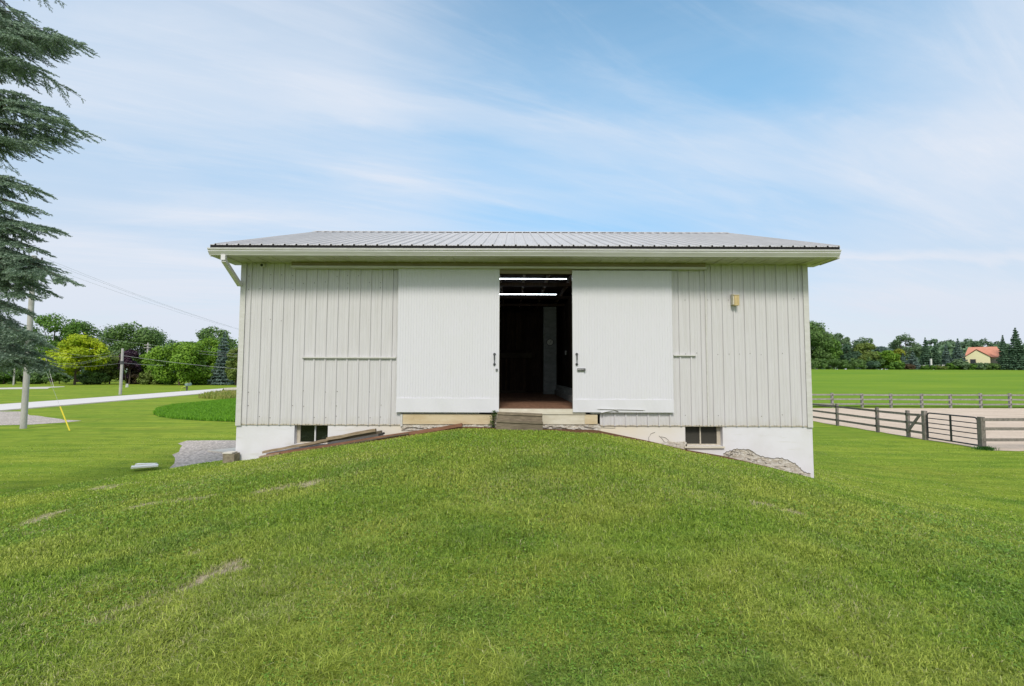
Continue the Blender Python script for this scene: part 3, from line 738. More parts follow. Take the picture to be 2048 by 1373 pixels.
top = _t + [top[-1]]
bot = [(u, 985) for u, v in top]
o, tp = ragged('broken_stucco', top, bot, YW+.008, M['rubble'])
MB().tube([(p.x, YW+.006, p.z) for p in tp], .0065, 5).build('crack', M['crack'], barn)
for i in range(9):
    q = tp[random.randrange(6, len(tp)-6)]; pts = [(q.x, YW+.004, q.z)]
    for k in range(4): pts.append((pts[-1][0]+random.uniform(-.06, .08), YW+.004, pts[-1][2]-random.uniform(.012, .05)))
    MB().tube(pts, random.uniform(.002, .005), 4).build('crack', M['crack'], barn)
for i in range(26):
    k = random.randrange(2, len(tp)-3); q = tp[k]; zz_ = q.z-random.uniform(.03, .22)
    if zz_ > Hs(q.x, YW-.02)+.01: MB().bar((q.x, YW+.003, zz_), (q.x+random.uniform(.02, .07), YW+.003, zz_-random.uniform(0, .02)), .01, random.uniform(.006, .02)).build('stone_chip', M['sill_pale'] if i % 2 else M['crack'], barn)
for pts in ([(1298, 883), (1297, 876), (1302, 868), (1310, 865)], [(1318, 872), (1325, 879), (1328, 884), (1334, 886), (1337, 881), (1331, 876), (1322, 874)],
            [(1186, 852), (1198, 856), (1230, 857)]):
    MB().tube([W(u, v, YW+.010) for u, v in pts], .0045, 4).build('crack', M['crack'], barn)
top = [(1322, 887), (1330, 885), (1340, 883), (1352, 885), (1362, 882), (1370, 883), (1374, 886), (1371, 892), (1380, 897)]
ragged('broken_stucco', top, [(u, 935) for u, v in top], YW+.007, M['rubble'])
# sill boards and stone footing under the doors
xo1 = wx(1170)
MB().box(wx(996), xo1, YW-.05, YW+.045, wz(828.5), wz(818)).build('threshold', M['sill_pale'], barn)
MB().box(X_DL+.03, wx(991), YW-.028, YW+.012, wz(849), wz(829)).build('sill_board', M['sill'], barn)
MB().box(wx(991)+.003, wx(1168), YW-.032, YW+.012, wz(848.5), wz(829)).build('sill_board', M['sill_pale'], barn)
MB().box(wx(1168)+.003, X_DR-.004, YW-.028, YW+.012, wz(848), wz(829)).build('sill_board', M['sill'], barn)
MB().box(X_DL-.015, X_DL+.026, YW-.034, YW+.012, Z_SB-.02, wz(829)).build('sill_post', M['trim'], barn)
def rubble_stones(ua, ub, vt, vb, n):
    mb = MB()
    for i in range(n):
        u = ua+(ub-ua)*(i+random.random()*.6)/n; vv = vt+(vb-vt)*random.random()
        c = W(u, vv, YW-.01); rx, rz, ry = random.uniform(.05, .12), random.uniform(.018, .035), random.uniform(.02, .035)
        vs = []; k = 7
        for (yy, s_) in ((0.05, 1.0), (-ry, .72)):
            for j in range(k):
                t = 6.283*j/k; q = random.uniform(.8, 1.1)*s_; vs.append((c.x+math.cos(t)*rx*q, YW-.01+yy, c.z+math.sin(t)*rz*q))
        mb.add(vs, [tuple(range(k, 2*k))] + [(j, (j+1) % k, k+(j+1) % k, k+j) for j in range(k)])
    return mb
rubble_stones(806, 925, 853, 857, 14).build('footing_stones', M['rubble'], barn)
rubble_stones(925, 990, 851, 855, 9).build('footing_stones', M['rubble'], barn)
rubble_stones(1088, 1190, 851, 858, 16).build('footing_stones', M['rubble'], barn)
MB().box(X_DL, X_DR+.06, YW-.004, YW+.010, wz(862), wz(849)+.002).build('footing', M['rubble'], barn)
# ---- sliding doors
def door(u0, u1, vt, vb, band_v, name_side):
    y = YW-.075; th = .045
    x0, x1 = W(u0, 690, y).x, W(u1, 690, y).x; zt, zb = wz(vt, 1024, y), wz(vb, 1024, y); zk = wz(band_v, 1024, y)
    mb = MB(); n = round((x1-x0)/.0555); wd = (x1-x0)/n
    pr = []
    for i in range(n):
        a = x0+i*wd; pr += [(a+.0, .0), (a+.004, -.005 if i else 0), (a+.009, -.005 if i else 0), (a+.013, 0)]
        if i % 2: pr += [(a+wd*.55, 0)]
    pr = sorted(pr); pr.append((x1, 0)); vs = []
    for a, o in pr:
        for z in (zk-.004, zt):
            vs += [(a, y-o, z), (a, y+th, z)]
    fs = []
    for i in range(len(pr)-1):
        p, q = 4*i, 4*i+4; fs += [(p, q, q+2, p+2), (p+1, p+3, q+3, q+1), (p+2, q+2, q+3, p+3), (p, p+1, q+1, q)]
    fs += [(0, 1, 3, 2), (len(vs)-4, len(vs)-2, len(vs)-1, len(vs)-3)]
    mb.add(vs, fs, .5)
    d = mb.build('sliding_door', M['door'], barn)
    # kick board, slightly bowed along its top edge
    k = MB(); nseg = 16; vs = []
    for i in range(nseg+1):
        a = x0+(x1-x0)*i/nseg; bow = .006*math.sin(i*1.1)+.004*random.random()
        vs += [(a, y-.010-bow, zk), (a, y+th+.004, zk), (a, y-.012, zb), (a, y+th+.004, zb)]
    fs = []
    for i in range(nseg):
        p, q = 4*i, 4*i+4; fs += [(p, p+2, q+2, q), (p+1, q+1, q+3, p+3), (p, q, q+1, p+1), (p+2, p+3, q+3, q+2)]
    fs += [(0, 1, 3, 2), (4*nseg, 4*nseg+2, 4*nseg+3, 4*nseg+1)]
    k.add(vs, fs, .5).build('kick_board', M['door'], d)
    MB().box(x0-.005, x0, y-.014, y+th+.006, zb, zt).build('edge_trim', M['white'], d); MB().box(x1, x1+.005, y-.014, y+th+.006, zb, zt).build('edge_trim', M['white'], d)
    return d, y
dl, yd = door(794.5, 998, 538.5, 825.5, 797.5, 'l'); dr, yd = door(1145.5, 1345.5, 541, 824.5, 799, 'r')
def handle(u, vt, vb, d):
    x = W(u, (vt+vb)/2, yd).x; zt, zb = wz(vt, u, yd), wz(vb, u, yd); h = MB()
    h.tube([(x, yd-.006, zt-.012), (x, yd-.05, zt-.03), (x, yd-.055, (zt+zb)/2), (x, yd-.05, zb+.03), (x, yd-.006, zb+.012)], .014, 8)
    for z in (zt-.02, zb+.02):
        h.tube([(x, yd-.001, z), (x, yd-.012, z)], .028, 12)
    h.build('handle', M['grey_iron'], d)
handle(989, 707, 731, dl); handle(1153.5, 707, 731, dr)
p = W(993.5, 740, yd); MB().box(p.x-.022, p.x+.022, yd-.022, yd-.0005, p.z-.022, p.z+.022).build('lock', M['steel'], dl)
p = W(1162.5, 740, yd); mb = MB().box(p.x-.085, p.x+.075, yd-.028, yd-.0005, p.z-.030, p.z+.030); mb.box(p.x+.055, p.x+.082, yd-.055, yd-.0285, p.z-.022, p.z+.026); mb.tube([(p.x-.07, yd-.034, p.z), (p.x+.05, yd-.034, p.z)], .010, 6); mb.build('latch', M['steel'], dr)
# torn metal strip at the foot of the right door
tear = MB()
for (u0, v0, u1, v1, w_) in ((1195, 818, 1240, 819.5, .012), (1240, 819, 1290, 820.5, .010), (1202, 826, 1232, 820, .022), (1230, 818.5, 1238, 823.5, .014)):
    tear.bar(W(u0, v0, yd-.03), W(u1, v1, yd-.022), w_, .006)
tear.build('torn_strip', M['white'], dr)
t2 = MB(); t2.bar(W(1200, 819.6, yd-.019), W(1286, 821.6, yd-.018), .006, .004); t2.bar(W(1226, 820.5, yd-.020), W(1236, 824, yd-.019), .006, .010); t2.build('tear_gap', M['crack'], dr)
# track cover (box header) with white lip
ty = YW-.15; x0, x1 = W(583, 532, ty).x, W(1411, 532, ty).x
z0, z1 = wz(537.5, 1024, ty), Z_WT-.004
trk = MB().box(x0, x1, ty, YW-.02, z0+.045, z1).build('track_cover', M['track'], barn)
MB().box(x0-.01, x1+.02, ty-.014, YW-.02, z0+.004, z0+.043).build('track_lip', M['trim'], trk)
# header board above the opening
MB().box(wx(990), wx(1150), YW-.024, YW+.02, wz(548), z0).build('header_board', M['track'], barn)
# horizontal guide rails on the siding
zr = wz(716, 700); MB().box(wx(606.5), wx(793), YW-.050, YW-.003, zr-.012, zr+.018).build('guide_rail', M['trim'], barn)
zr = wz(711.5, 1370); MB().box(wx(1346), wx(1390.5), YW-.050, YW-.003, zr-.012, zr+.014).build('guide_rail', M['trim'], barn)
xv = wx(1410.5, 600); MB().box(xv-.012, xv+.012, YW-.03, YW-.001, Z_SB, wz(540)).build('seam_trim', M['trim'], barn)
# rusty screw heads
def screws(us, vs_):
    for u in us:
        for v in vs_:
            if random.random() < .45: continue
            p = W(u+random.uniform(-1, 1), v+random.uniform(-2, 2), YW-.004); MB().tube([(p.x, YW-.001, p.z), (p.x, YW-.009, p.z)], .008, 6).build('screw', M['crack'], barn)
screws([497+22.05*i for i in range(13)], [552, 566, 578, 640, 783, 812, 834]); screws([1371+21.6*i for i in range(11)], [600, 708, 832])
# ---- roof
def roof_slope(y0, z0, y1, z1, name):
    mb = MB(); pr = [(a, o*1.1) for a, o in rib_profile(RX0, RX1, RX0+.09)]; vs = []
    for a, o in pr:
        for (y, z) in ((y0, z0), (y1, z1)): vs += [(a, y, z+o+.02), (a, y, z)]
    fs = []
    for i in range(len(pr)-1):
        p, q = 4*i, 4*i+4; fs += [(p, q, q+2, p+2), (p+1, p+3, q+3, q+1), (p, p+1, q+1, q), (p+2, q+2, q+3, p+3)]
    mb.add(vs, fs, .5); return mb.build(name, M['roof'], barn)
rf = roof_slope(YE, ZE, YR, ZR, 'roof'); roof_slope(2*YR-YE, ZE, YR, ZR, 'roof')
rc = MB()
for s_ in (-1, 1):
    a = (RX0-.01, YR, ZR+.052); dz = (ZR-ZE)/(YR-YE)*.22
    rc.hexa([(RX0-.01, YR+s_*.22, ZR+.046-dz), (RX1+.01, YR+s_*.22, ZR+.046-dz), (RX1+.01, YR, ZR+.048), (RX0-.01, YR, ZR+.048),
             (RX0-.01, YR+s_*.22, ZR+.052-dz), (RX1+.01, YR+s_*.22, ZR+.052-dz), (RX1+.01, YR, ZR+.058), (RX0-.01, YR, ZR+.058)])
rc.build('ridge_cap', M['roof'], rf)
MB().box(RX0+.01, RX1-.01, YE+.012, YE+.05, ZE-.055, ZE-.002).build('eave_strip', M['rubber'], barn)
# dark closure plugs showing in each rib end
pr = rib_profile(RX0+.012, RX1-.012, RX0+.09); mb = MB(); vs = []
for a, o in pr: vs += [(a, YE-.003, ZE-.055), (a, YE+.003, ZE-.055), (a, YE+.003, ZE+.012+o*1.1), (a, YE-.003, ZE+.012+o*1.1)]
mb.add(vs, [(4*i+j, 4*i+(j+1) % 4, 4*i+4+(j+1) % 4, 4*i+4+j) for i in range(len(pr)-1) for j in range(4)], .5)
mb.build('rib_closure', M['rubber'], barn)
# gutter: K style profile extruded
GX0, GX1 = W(415, 503, YE-.1).x, W(1682, 506, YE-.1).x
zt_, zb_ = wz(498.5, 1024, YE-.1), wz(512, 1024, YE-.06)
prof = [(YE-.115, zt_), (YE-.115, zt_-.025), (YE-.095, zt_-.032), (YE-.095, zt_-.055), (YE-.05, zb_+.01), (YE-.045, zb_), (YE+.02, zb_), (YE+.02, zt_-.004)]
mb = MB(); n = len(prof); inner = [(y+.004*(1 if y < YE-.04 else -1), z+.004) for y, z in prof]
vs = [(GX0, y, z) for y, z in prof] + [(GX1, y, z) for y, z in prof]
mb.add(vs, [tuple(range(n)), tuple(range(2*n-1, n-1, -1))] + [(i, i+1, n+i+1, n+i) for i in range(n-1)], .5)
gut = mb.build('gutter', M['gutter'], barn)
MB().box(GX0, GX1, YE-.122, YE-.113, zt_-.008, zt_+.004).build('gutter_bead', M['white'], gut)
MB().box(RX0, RX1, YE+.022, YE+.045, zb_-.012, ZE-.056).build('fascia', M['trim'], barn)
# soffit panels with dents
mb = MB(); xx = RX0; ys0, ys1 = YE+.046, YW-.002
while xx < RX1-.01:
    b = min(RX1, xx+.30)
    mb.box(xx+.003, b-.012, ys0, ys1, zb_-.004+random.uniform(-.003, .003), zb_+.006); mb.box(b-.012, b+.003, ys0, ys1, zb_-.014, zb_+.004); xx = b
mb.build('soffit', M['soffit'], barn)
# gable rakes: fascia boards, closed underside and returns
for xa, xb in ((RX0, XL-.024), (XR+.024, RX1)):
    mb = MB()
    for s_ in (0, 1):
        ya, yb = (YE+.05, YR) if s_ == 0 else (2*YR-YE-.05, YR); za, zb2 = roofz(ya)-.03, ZR-.03
        mb.hexa([(xa+.02, ya, za-.13), (xb-.001, ya, za-.13), (xb-.001, yb, zb2-.13), (xa+.02, yb, zb2-.13), (xa+.02, ya, za-.1), (xb-.001, ya, za-.1), (xb-.001, yb, zb2-.1), (xa+.02, yb, zb2-.1)])
    mb.build('rake_soffit', M['soffit'], barn)
    mb = MB(); xe = xa if xa == RX0 else xb
    for s_ in (0, 1):
        ya, yb = (YE+.046, YR) if s_ == 0 else (2*YR-YE-.046, YR); za, zb2 = roofz(ya)-.004, ZR-.004
        x_0, x_1 = sorted((xe, xe+(.018 if xa == RX0 else -.018)))
        mb.hexa([(x_0, ya, za-.15), (x_1, ya, za-.15), (x_1, yb, zb2-.15), (x_0, yb, zb2-.15), (x_0, ya, za), (x_1, ya, za), (x_1, yb, zb2), (x_0, yb, zb2)])
    mb.build('rake_fascia', M['trim'], barn)
    MB().box(xa+.022, xb-.003, YW+.001, YW+.22, zb_-.004, roofz(YW)-.17).build('eave_return', M['trim'], barn)
# downspout on the left: offset elbow back to the wall corner, then down the gable side
a = W(448, 513, YE-.03); xg = XL-.085
pts = [(a.x, YE-.03, zb_+.005), (a.x, YE-.03, zb_-.10), (xg+.05, YW-.03, wz(573, 478, YW+.1)), (xg, YW+.10, wz(575, 478, YW+.1)-.08), (xg, YW+.14, .25)]
mb = MB()
for p, q in zip(pts[:2], pts[1:3]): mb.bar(p, q, .085, .07, (0, 1, .2))
mb.build('downspout', M['gutter'], barn)
# ---- small things on the wall
p = W(525, 523, YW-.05); p.z = min(p.z, zb_-.052)
cam_o = thing('security_camera', (p.x, YW-.02, p.z), 'small round white camera with a dark lens under the left eave of the barn', 'camera')
MB().tube([(p.x, YW-.021, p.z), (p.x, YW-.075, p.z-.01)], .048, 16).build('housing', M['trim'], cam_o)
MB().tube([(p.x, YW-.0755, p.z-.01), (p.x, YW-.082, p.z-.012)], .030, 14).build('lens', M['black'], cam_o)
p = W(1469.5, 601, YW-.07)
bx = thing('nest_box', (p.x, YW-.02, p.z-.12), 'small yellow wooden box hung high on the right half of the barn wall', 'box')
MB().box(p.x-.035, p.x+.065, YW-.135, YW-.047, p.z-.115, p.z+.10).build('box_body', M['box_wood'], bx)
MB().box(p.x-.06, p.x-.0355, YW-.12, YW-.0225, p.z-.095, p.z+.125).build('back_board', M['sill_pale'], bx)
MB().hexa([(p.x-.055, YW-.145, p.z+.101), (p.x+.07, YW-.145, p.z+.101), (p.x+.07, YW-.023, p.z+.112), (p.x-.055, YW-.023, p.z+.112),
           (p.x-.055, YW-.145, p.z+.112), (p.x+.07, YW-.145, p.z+.112), (p.x+.07, YW-.023, p.z+.128), (p.x-.055, YW-.023, p.z+.128)]).build('lid', M['sill_pale'], bx)
# ---- inside: tubes, clock, switch
mt = bpy.data.materials.new('tube_glow'); mt.use_nodes = True; b = mt.node_tree.nodes['Principled BSDF']
b.inputs['Emission Color'].default_value = (.86, .95, 1, 1); b.inputs['Emission Strength'].default_value = 13.0; b.inputs['Base Color'].default_value = (.8, .85, .9, 1)
ZT = wz(558, 1024, 11.75)
for i, (yy, u1, lab) in enumerate(((11.75, 1134.5, 'glowing white tube light nearest the open doors under the barn ceiling'), (14.0, 1114, 'glowing white tube light farther inside the barn, the lower of two in the doorway'))):
    xe = wx(u1, 560, yy); z = wz(558.5 if i == 0 else 589.5, 1060, yy)
    t = thing('tube_light', (xe-1.2, yy, z), lab, 'light', 'tube lights under the barn ceiling')
    MB().box(xe-2.4, xe, yy-.02, yy+.02, z+.012, z+.022).build('housing', M['pillar'], t)
    MB().tube([(xe-2.38, yy, z+.004), (xe-.02, yy, z+.002)], .0075, 8).build('tube', mt, t)
p = W(1100, 685, YP-.02)
ck = thing('wall_clock', (p.x, YP-.002, p.z-.12), 'round wall clock with a pale face on the grey pillar inside the barn', 'clock')
r_ = 7.2/970*YP
MB().tube([(p.x, YP-.003, p.z), (p.x, YP-.03, p.z)], r_, 24).build('rim', M['grey_iron'], ck)
MB().tube([(p.x, YP-.0305, p.z), (p.x, YP-.034, p.z)], r_*.86, 24).build('face', simple('clock_face', (.85, .88, .80), None, 9, bump=0), ck)
mb = MB(); mb.bar((p.x, YP-.037, p.z), (p.x+.05, YP-.037, p.z+.06), .010, .004, (0, 1, 0)); mb.bar((p.x, YP-.037, p.z), (p.x-.02, YP-.037, p.z-.075), .008, .004, (0, 1, 0)); mb.build('hands', M['black'], ck)
p = W(1128.5, 706, 16.0); p.x = PXW
sw = thing('light_switch', (PXW-.02, 16.0, p.z-.05), 'small pale light switch on the dark wall inside the barn, right of the clock', 'light switch')
MB().box(PXW-.05, PXW-.013, 15.95, 16.05, p.z-.07, p.z+.07).build('switch_plate', M['white'], sw)
MB().box(PXW-.062, PXW-.0505, 15.99, 16.01, p.z-.02, p.z+.02).build('toggle', M['frame'], sw)

# ------------------------------------------------------------------ in front of the wall
# wooden steps: two treads, two risers
yt = YW-.055
ys = yt-.36
st_ = thing('wooden_steps', ((wx(992)+wx(1086))/2, yt-.2, Hs(0.15, 9.8)), 'pair of weathered grey wooden steps below the open barn doorway', 'steps')
def tilted(x0, x1, y0, y1, zl, zr, th, tone=None):
    return [(x0, y0, zl-th), (x1, y0, zr-th), (x1, y1, zr-th), (x0, y1, zl-th), (x0, y0, zl), (x1, y0, zr), (x1, y1, zr), (x0, y1, zl)]
ya, yb = yt-.20, yt-.36                       # upper front, lower front
xl, xr = W(994.5, 830, ya).x, W(1085, 830, ya).x
z1l, z1r = W(994, 825.5, ya).z, W(1085, 829, ya).z
MB().hexa(tilted(xl, xr, ya-.02, yt-.002, z1l, z1r, .035)).build('tread', M['wood_grey'], st_)
xl2, xr2 = W(992, 840, yb).x, W(1086, 842, yb).x
z2l, z2r = W(992, 841, yb).z, W(1086, 845, yb).z
MB().hexa(tilted(xl+.005, xr-.005, ya, ya+.03, z1l-.036, z1r-.036, (z1l-z2l)-.030)).build('riser', M['wood_grey'], st_)
MB().hexa(tilted(xl2, xr2, yb-.02, yt-.004, z2l, z2r, .035)).build('tread', M['wood_grey'], st_)
MB().hexa(tilted(xl2+.005, xr2-.005, yb, yb+.03, z2l-.036, z2r-.036, .22)).build('riser', M['wood_grey'], st_)
for xs_ in (xl2+.01, xr2-.05):
    MB().box(xs_, xs_+.04, yb+.035, yt-.006, z2l-.28, z2r-.04).build('side_board', M['wood_grey'], st_)
# weed beside the steps
wd = thing('weed', (wx(989), yt-.05, Hs(-.36, 10.0)), 'small leafy green weed growing against the left side of the wooden steps', 'plant')
n = 190; V = []; rn = []
for i in range(n):
    t = random.random(); c = Vector((wx(988)+random.gauss(0, .028)-.03*math.sin(t*5), yt-.05-random.random()*.09, Hs(-.36, 10.0)+.03+t*.33))
    a = random.uniform(0, 6.28); s_ = random.uniform(.014, .030); d1 = Vector((math.cos(a), math.sin(a)*.7, random.uniform(-.6, .3)))*s_; d2 = Vector((-math.sin(a), math.cos(a)*.7, random.uniform(-.3, .3)))*s_*.6
    V += [c-d1, c+d2, c+d1, c-d2]; rn += [random.random()]*4
np_mesh('leaves', np.array([tuple(v) for v in V]), np.arange(len(V)).reshape(-1, 4), leaf_mat('weed_leaf', (.04, .12, .02), (.10, .22, .03)), {'rnd': rn}, wd, BASE[wd.name])
mb = MB(); zb0 = Hs(-.36, 10.0)
for i in range(5):
    b0 = Vector((wx(988)+random.uniform(-.02, .02), yt-.07, zb0)); mb.tube([b0, b0+Vector((random.uniform(-.03, .03), 0, .16)), b0+Vector((random.uniform(-.06, .06), random.uniform(-.04, .02), .32))], .004, 4)
mb.build('stems', M['board_grey'], wd)
# boards lying up the slope on the left
def board(name, a, b, w_, h_, mat, label, y0, y1=None):
    a = W(a[0], a[1]-1.5, y0); b = W(b[0], b[1]-1.5, y1 or y0); mb = MB(); n = 7; rr = .006
    for i in range(1):
        pass
    d = (b-a); vs = []; up = Vector((-d.z, 0, d.x)).normalized()
    for i in range(n+1):
        c = a + d*i/n + up*random.uniform(-rr, rr)
        vs += [(c.x, c.y-w_/2, c.z), (c.x, c.y+w_/2, c.z), (c.x+up.x*h_, c.y+w_/2, c.z+up.z*h_+random.uniform(-.004, .004)), (c.x+up.x*h_, c.y-w_/2, c.z+up.z*h_+random.uniform(-.004, .004))]
    fs = [(3, 2, 1, 0), (4*n, 4*n+1, 4*n+2, 4*n+3)]
    for i in range(n):
        for k in range(4): p = 4*i+k; q = 4*i+(k+1) % 4; fs.append((p, q, q+4, p+4))
    mb.add(vs, fs, .3); o = mb.build(name, mat, None)
    return tag(o, label, 'board', 'old boards lying against the barn foundation')
board('board', (515, 921), (818, 869.5), .10, .022, M['board_grey'], 'longest board, lowest in the grass along the foundation left of the steps', 9.93)
board('board', (535, 915), (925, 855), .10, .060, M['board_red'], 'long reddish brown board lying up the slope against the foundation', 9.95, 9.97)
board('board', (527, 908.5), (660, 883.5), .10, .045, M['board_tan'], 'tan split board resting under the left basement window', 10.0)
board('board', (600, 896), (764, 868), .07, .055, M['board_grey'], 'grey weathered beam on the boards with a dark pipe at its end', 10.0)
board('board', (655, 882.5), (752, 864.5), .10, .055, M['board_tan'], 'short brown rotted board, topmost of the pile right of the left basement window', 9.96)
board('board', (520, 917), (560, 911), .09, .03, M['board_tan'], 'short splintered board at the low left end of the pile', 9.86)
a, b = W(757, 870, 9.93), W(769, 866.5, 9.93)
tag(MB().tube([a, b], .022, 10).build('pipe', M['black']), 'short black pipe end poking from the grey beam beside the foundation', 'pipe')
# concrete block by the left corner
c0 = W(464, 917, 10.0)
blk = thing('concrete_block', (c0.x, 10.0, Hs(c0.x, 10.0)), 'hollow concrete block with mossy sides at the left corner of the barn', 'block')
z0 = c0.z-.08; mb = MB(); X0, X1 = W(448, 915, 9.9).x, W(479, 915, 10.05).x
ty0, ty1 = 9.86, 10.06
mb.box(X0, X1, ty0, ty0+.035, z0, z0+.19); mb.box(X0, X1, ty1-.035, ty1, z0, z0+.19)
for f_ in (0, .46, .92): q = X0+(X1-X0-.03)*f_/.92; mb.box(q, q+.03, ty0+.036, ty1-.036, z0+.001, z0+.188)
bb = mb.build('block_shell', simple('old_concrete', (.30, .26, .19), (.16, .13, .09), 14, rough=.95), blk)
MB().box(X0-.01, X1-.05, ty0-.01, ty1, z0+.192, z0+.215).build('top_slab', M['concrete'], blk)
# pale slabs on the gravel behind the corner
p = [G(415, 904), G(470, 898), G(520, 898), G(520, 903), G(440, 906.5)]
def slab(name, pts, th, mat, label, cat):
    n = len(pts); mb = MB(); vs = [(q[0], q[1], Hs(q[0], q[1])+.004) for q in pts] + [(q[0], q[1], Hs(q[0], q[1])+th) for q in pts]
    mb.add(vs, [tuple(range(n)), tuple(range(n, 2*n))] + [(i, (i+1) % n, n+(i+1) % n, n+i) for i in range(n)])
    return tag(mb.build(name, mat), label, cat)
slab('concrete_slab', p, .05, M['concrete'], 'pale flat concrete slab on the gravel behind the left corner of the barn', 'slab')
slab('concrete_slab', [G(445, 908), G(475, 903.5), G(520, 903.5), G(520, 913), G(448, 915)], .07, M['concrete'], 'pale slab nearest the concrete block at the barn corner', 'slab')
# white boards on the grass
def wboard(a, b, w_, label):
    A, B = GT(*a), GT(*b); A.z = max(A.z, 0)+.13; B.z = max(B.z, 0)+.12
    return tag(MB().bar(A, B, w_, .05).build('white_board', simple('white_board_paint', (.88, .88, .86), (.78, .77, .73), 7)), label, 'board', 'white boards dropped on the lawn')
wboard((262, 943.5), (316, 938.5), .30, 'white painted board lying on the lawn left of the gravel, the nearer of two')
wboard((272, 937.5), (312, 936.0), .16, 'white painted board lying just behind another on the lawn left of the gravel')
# ------------------------------------------------------------------ fences
def post(mb, x, y, h, w=.13, tone=None):
    z = Hs(x, y); mb.box(x-w/2, x+w/2, y-w/2, y+w/2, z-.15, z+h, tone)
FX0 = 20.2
ys_ = [G(u, v).y for u, v in [(1648.6, 842.7), (1699, 852), (1758.6, 865), (1832, 875)]]
yg1, yg0 = G(1872, 880.5).y, G(1979, 899).y
yl = ys_[0]; allp = list(ys_)
while yl < 46: yl += 2.8; allp.append(yl)
fn = thing('rail_fence', (FX0, 30, 0), 'brown three rail board fence running away from the metal gate along the sand arena', 'fence')
for y_ in sorted(allp + [yg1]):
    mb = MB(); big_ = abs(y_-yg1) < .01; post(mb, FX0, y_, 1.36 if not big_ else 1.42, .13 if not big_ else .17); mb.build('post', M['fence'], fn)
seg = sorted(allp+[yg1])
for a, b in zip(seg[:-1], seg[1:]):
    for zc in (.36, .76, 1.19):
        j = random.uniform(-.02, .02); mb = MB()
        mb.bar((FX0-.09, a-.04, zc+j+Hs(FX0, a)), (FX0-.09, b+.04, zc+random.uniform(-.03, .03)+Hs(FX0, b)), .035, .115, (0, 0, 1)); mb.build('rail', M['fence'], fn)
mb = MB(); mb.bar((FX0-.13, ys_[3]-.12, .30), (FX0-.13, yg1+.1, 1.22), .04, .13, (0, 0, 1)); mb.build('brace', M['fence'], fn)
# gate
gt = thing('metal_gate', (FX0, (yg0+yg1)/2, 0), 'black tubular metal gate closing the gap in the rail fence', 'gate')
ga, gb = yg1-.16, yg0+.16; xg_ = FX0
def rtube(mb, y0, y1, z0, z1, r):
    c = .14; pts = [(xg_, y0, z0)]
    for k in range(6): t = k/5*math.pi/2; pts.append((xg_, y0+(y1-y0)/abs(y1-y0)*(c-c*math.cos(t)), z1-c+c*math.sin(t)))
    for k in range(6): t = k/5*math.pi/2; pts.append((xg_, y1-(y1-y0)/abs(y1-y0)*(c-c*math.sin(t)), z1-c+c*math.cos(t)))
    pts.append((xg_, y1, z0)); mb.tube(pts, r, 8); mb.tube([(xg_, y0, z0+.02), (xg_, y1, z0+.02)], r, 8)
mb = MB(); rtube(mb, ga, gb, .12, 1.33, .032); mb.build('gate_frame', M['gate'], gt)
for k in range(4):
    z = .14+1.19*(.22+.19*k); mb = MB(); mb.tube([(xg_, ga, z), (xg_, gb, z)], .024, 6); mb.build('bar', M['gate'], gt)
mb = MB(); ym = (ga+gb)/2; mb.box(xg_-.03, xg_-.022, ym-.055, ym+.055, .14, 1.31); mb.build('centre_stay', M['gate'], gt)
mb = MB(); mb.box(xg_-.03, xg_+.03, gb-.13, gb-.03, .68, .73); mb.build('latch', M['gate'], gt)
# near fence to the right of the gate
fr = thing('rail_fence', (FX0+6, yg0, 0), 'dark three rail board fence running right from the metal gate post at the arena front', 'fence')
xx = FX0; k = 0
while xx < 46:
    mb = MB(); post(mb, xx, yg0, 1.38, .18 if k == 0 else .13); mb.build('post', M['fence'], fr)
    for zc in (.41, .87, 1.27):
        mb = MB(); mb.bar((xx-.02, yg0-.09, zc+random.uniform(-.01, .01)), (xx+2.78, yg0-.09, zc+random.uniform(-.015, .015)), .035, .125, (0, 0, 1), .4); mb.build('rail', M['fence'], fr)
    xx += 2.8; k += 1
# far fence
ff = thing('rail_fence', (40, 46.4, 0), 'pale grey weathered rail fence between the sand arena and the green field', 'fence')
xs_ = [G(u, 813.7).x for u in (1646, 1702, 1756, 1813, 1866, 1921.6, 1975, 2034)]; sp_ = xs_[-1]-xs_[-2]
xs_ = [xs_[0]-2*sp_, xs_[0]-sp_] + xs_ + [xs_[-1]+sp_*i for i in range(1, 9)]
yf = 46.5
for x_ in xs_:
    mb = MB(); z = Hs(x_, yf); mb.box(x_-.09, x_+.09, yf-.09, yf+.09, z-.1, z+1.36+random.uniform(-.03, .05)); mb.build('post', M['fence_far'], ff)
for a, b in zip(xs_[:-1], xs_[1:]):
    for zc in (.36, .80, 1.24):
        mb = MB(); mb.bar((a-.03, yf-.12, zc+random.uniform(-.03, .03)), (b+.03, yf-.12, zc+random.uniform(-.03, .03)), .04, .14, (0, 0, 1)); mb.build('rail', M['fence_far'], ff)
# weeds at the gate post foot
n = 500; t = rng.uniform(0, 6.28, n); r_ = np.abs(rng.normal(0, .16, n)); xs2 = FX0+np.cos(t)*r_*1.3; ys2 = yg0-.12+np.sin(t)*r_
tf = blades(xs2, ys2, rng.uniform(.06, .20, n), rng.uniform(.015, .03, n), 'grass_tuft', leaf_mat('tuft_leaf', (.03, .10, .015), (.07, .19, .03)), lean=.6)
tag(tf, 'dark green tuft of grass around the foot of the right gate post', 'grass tuft', kind='stuff')

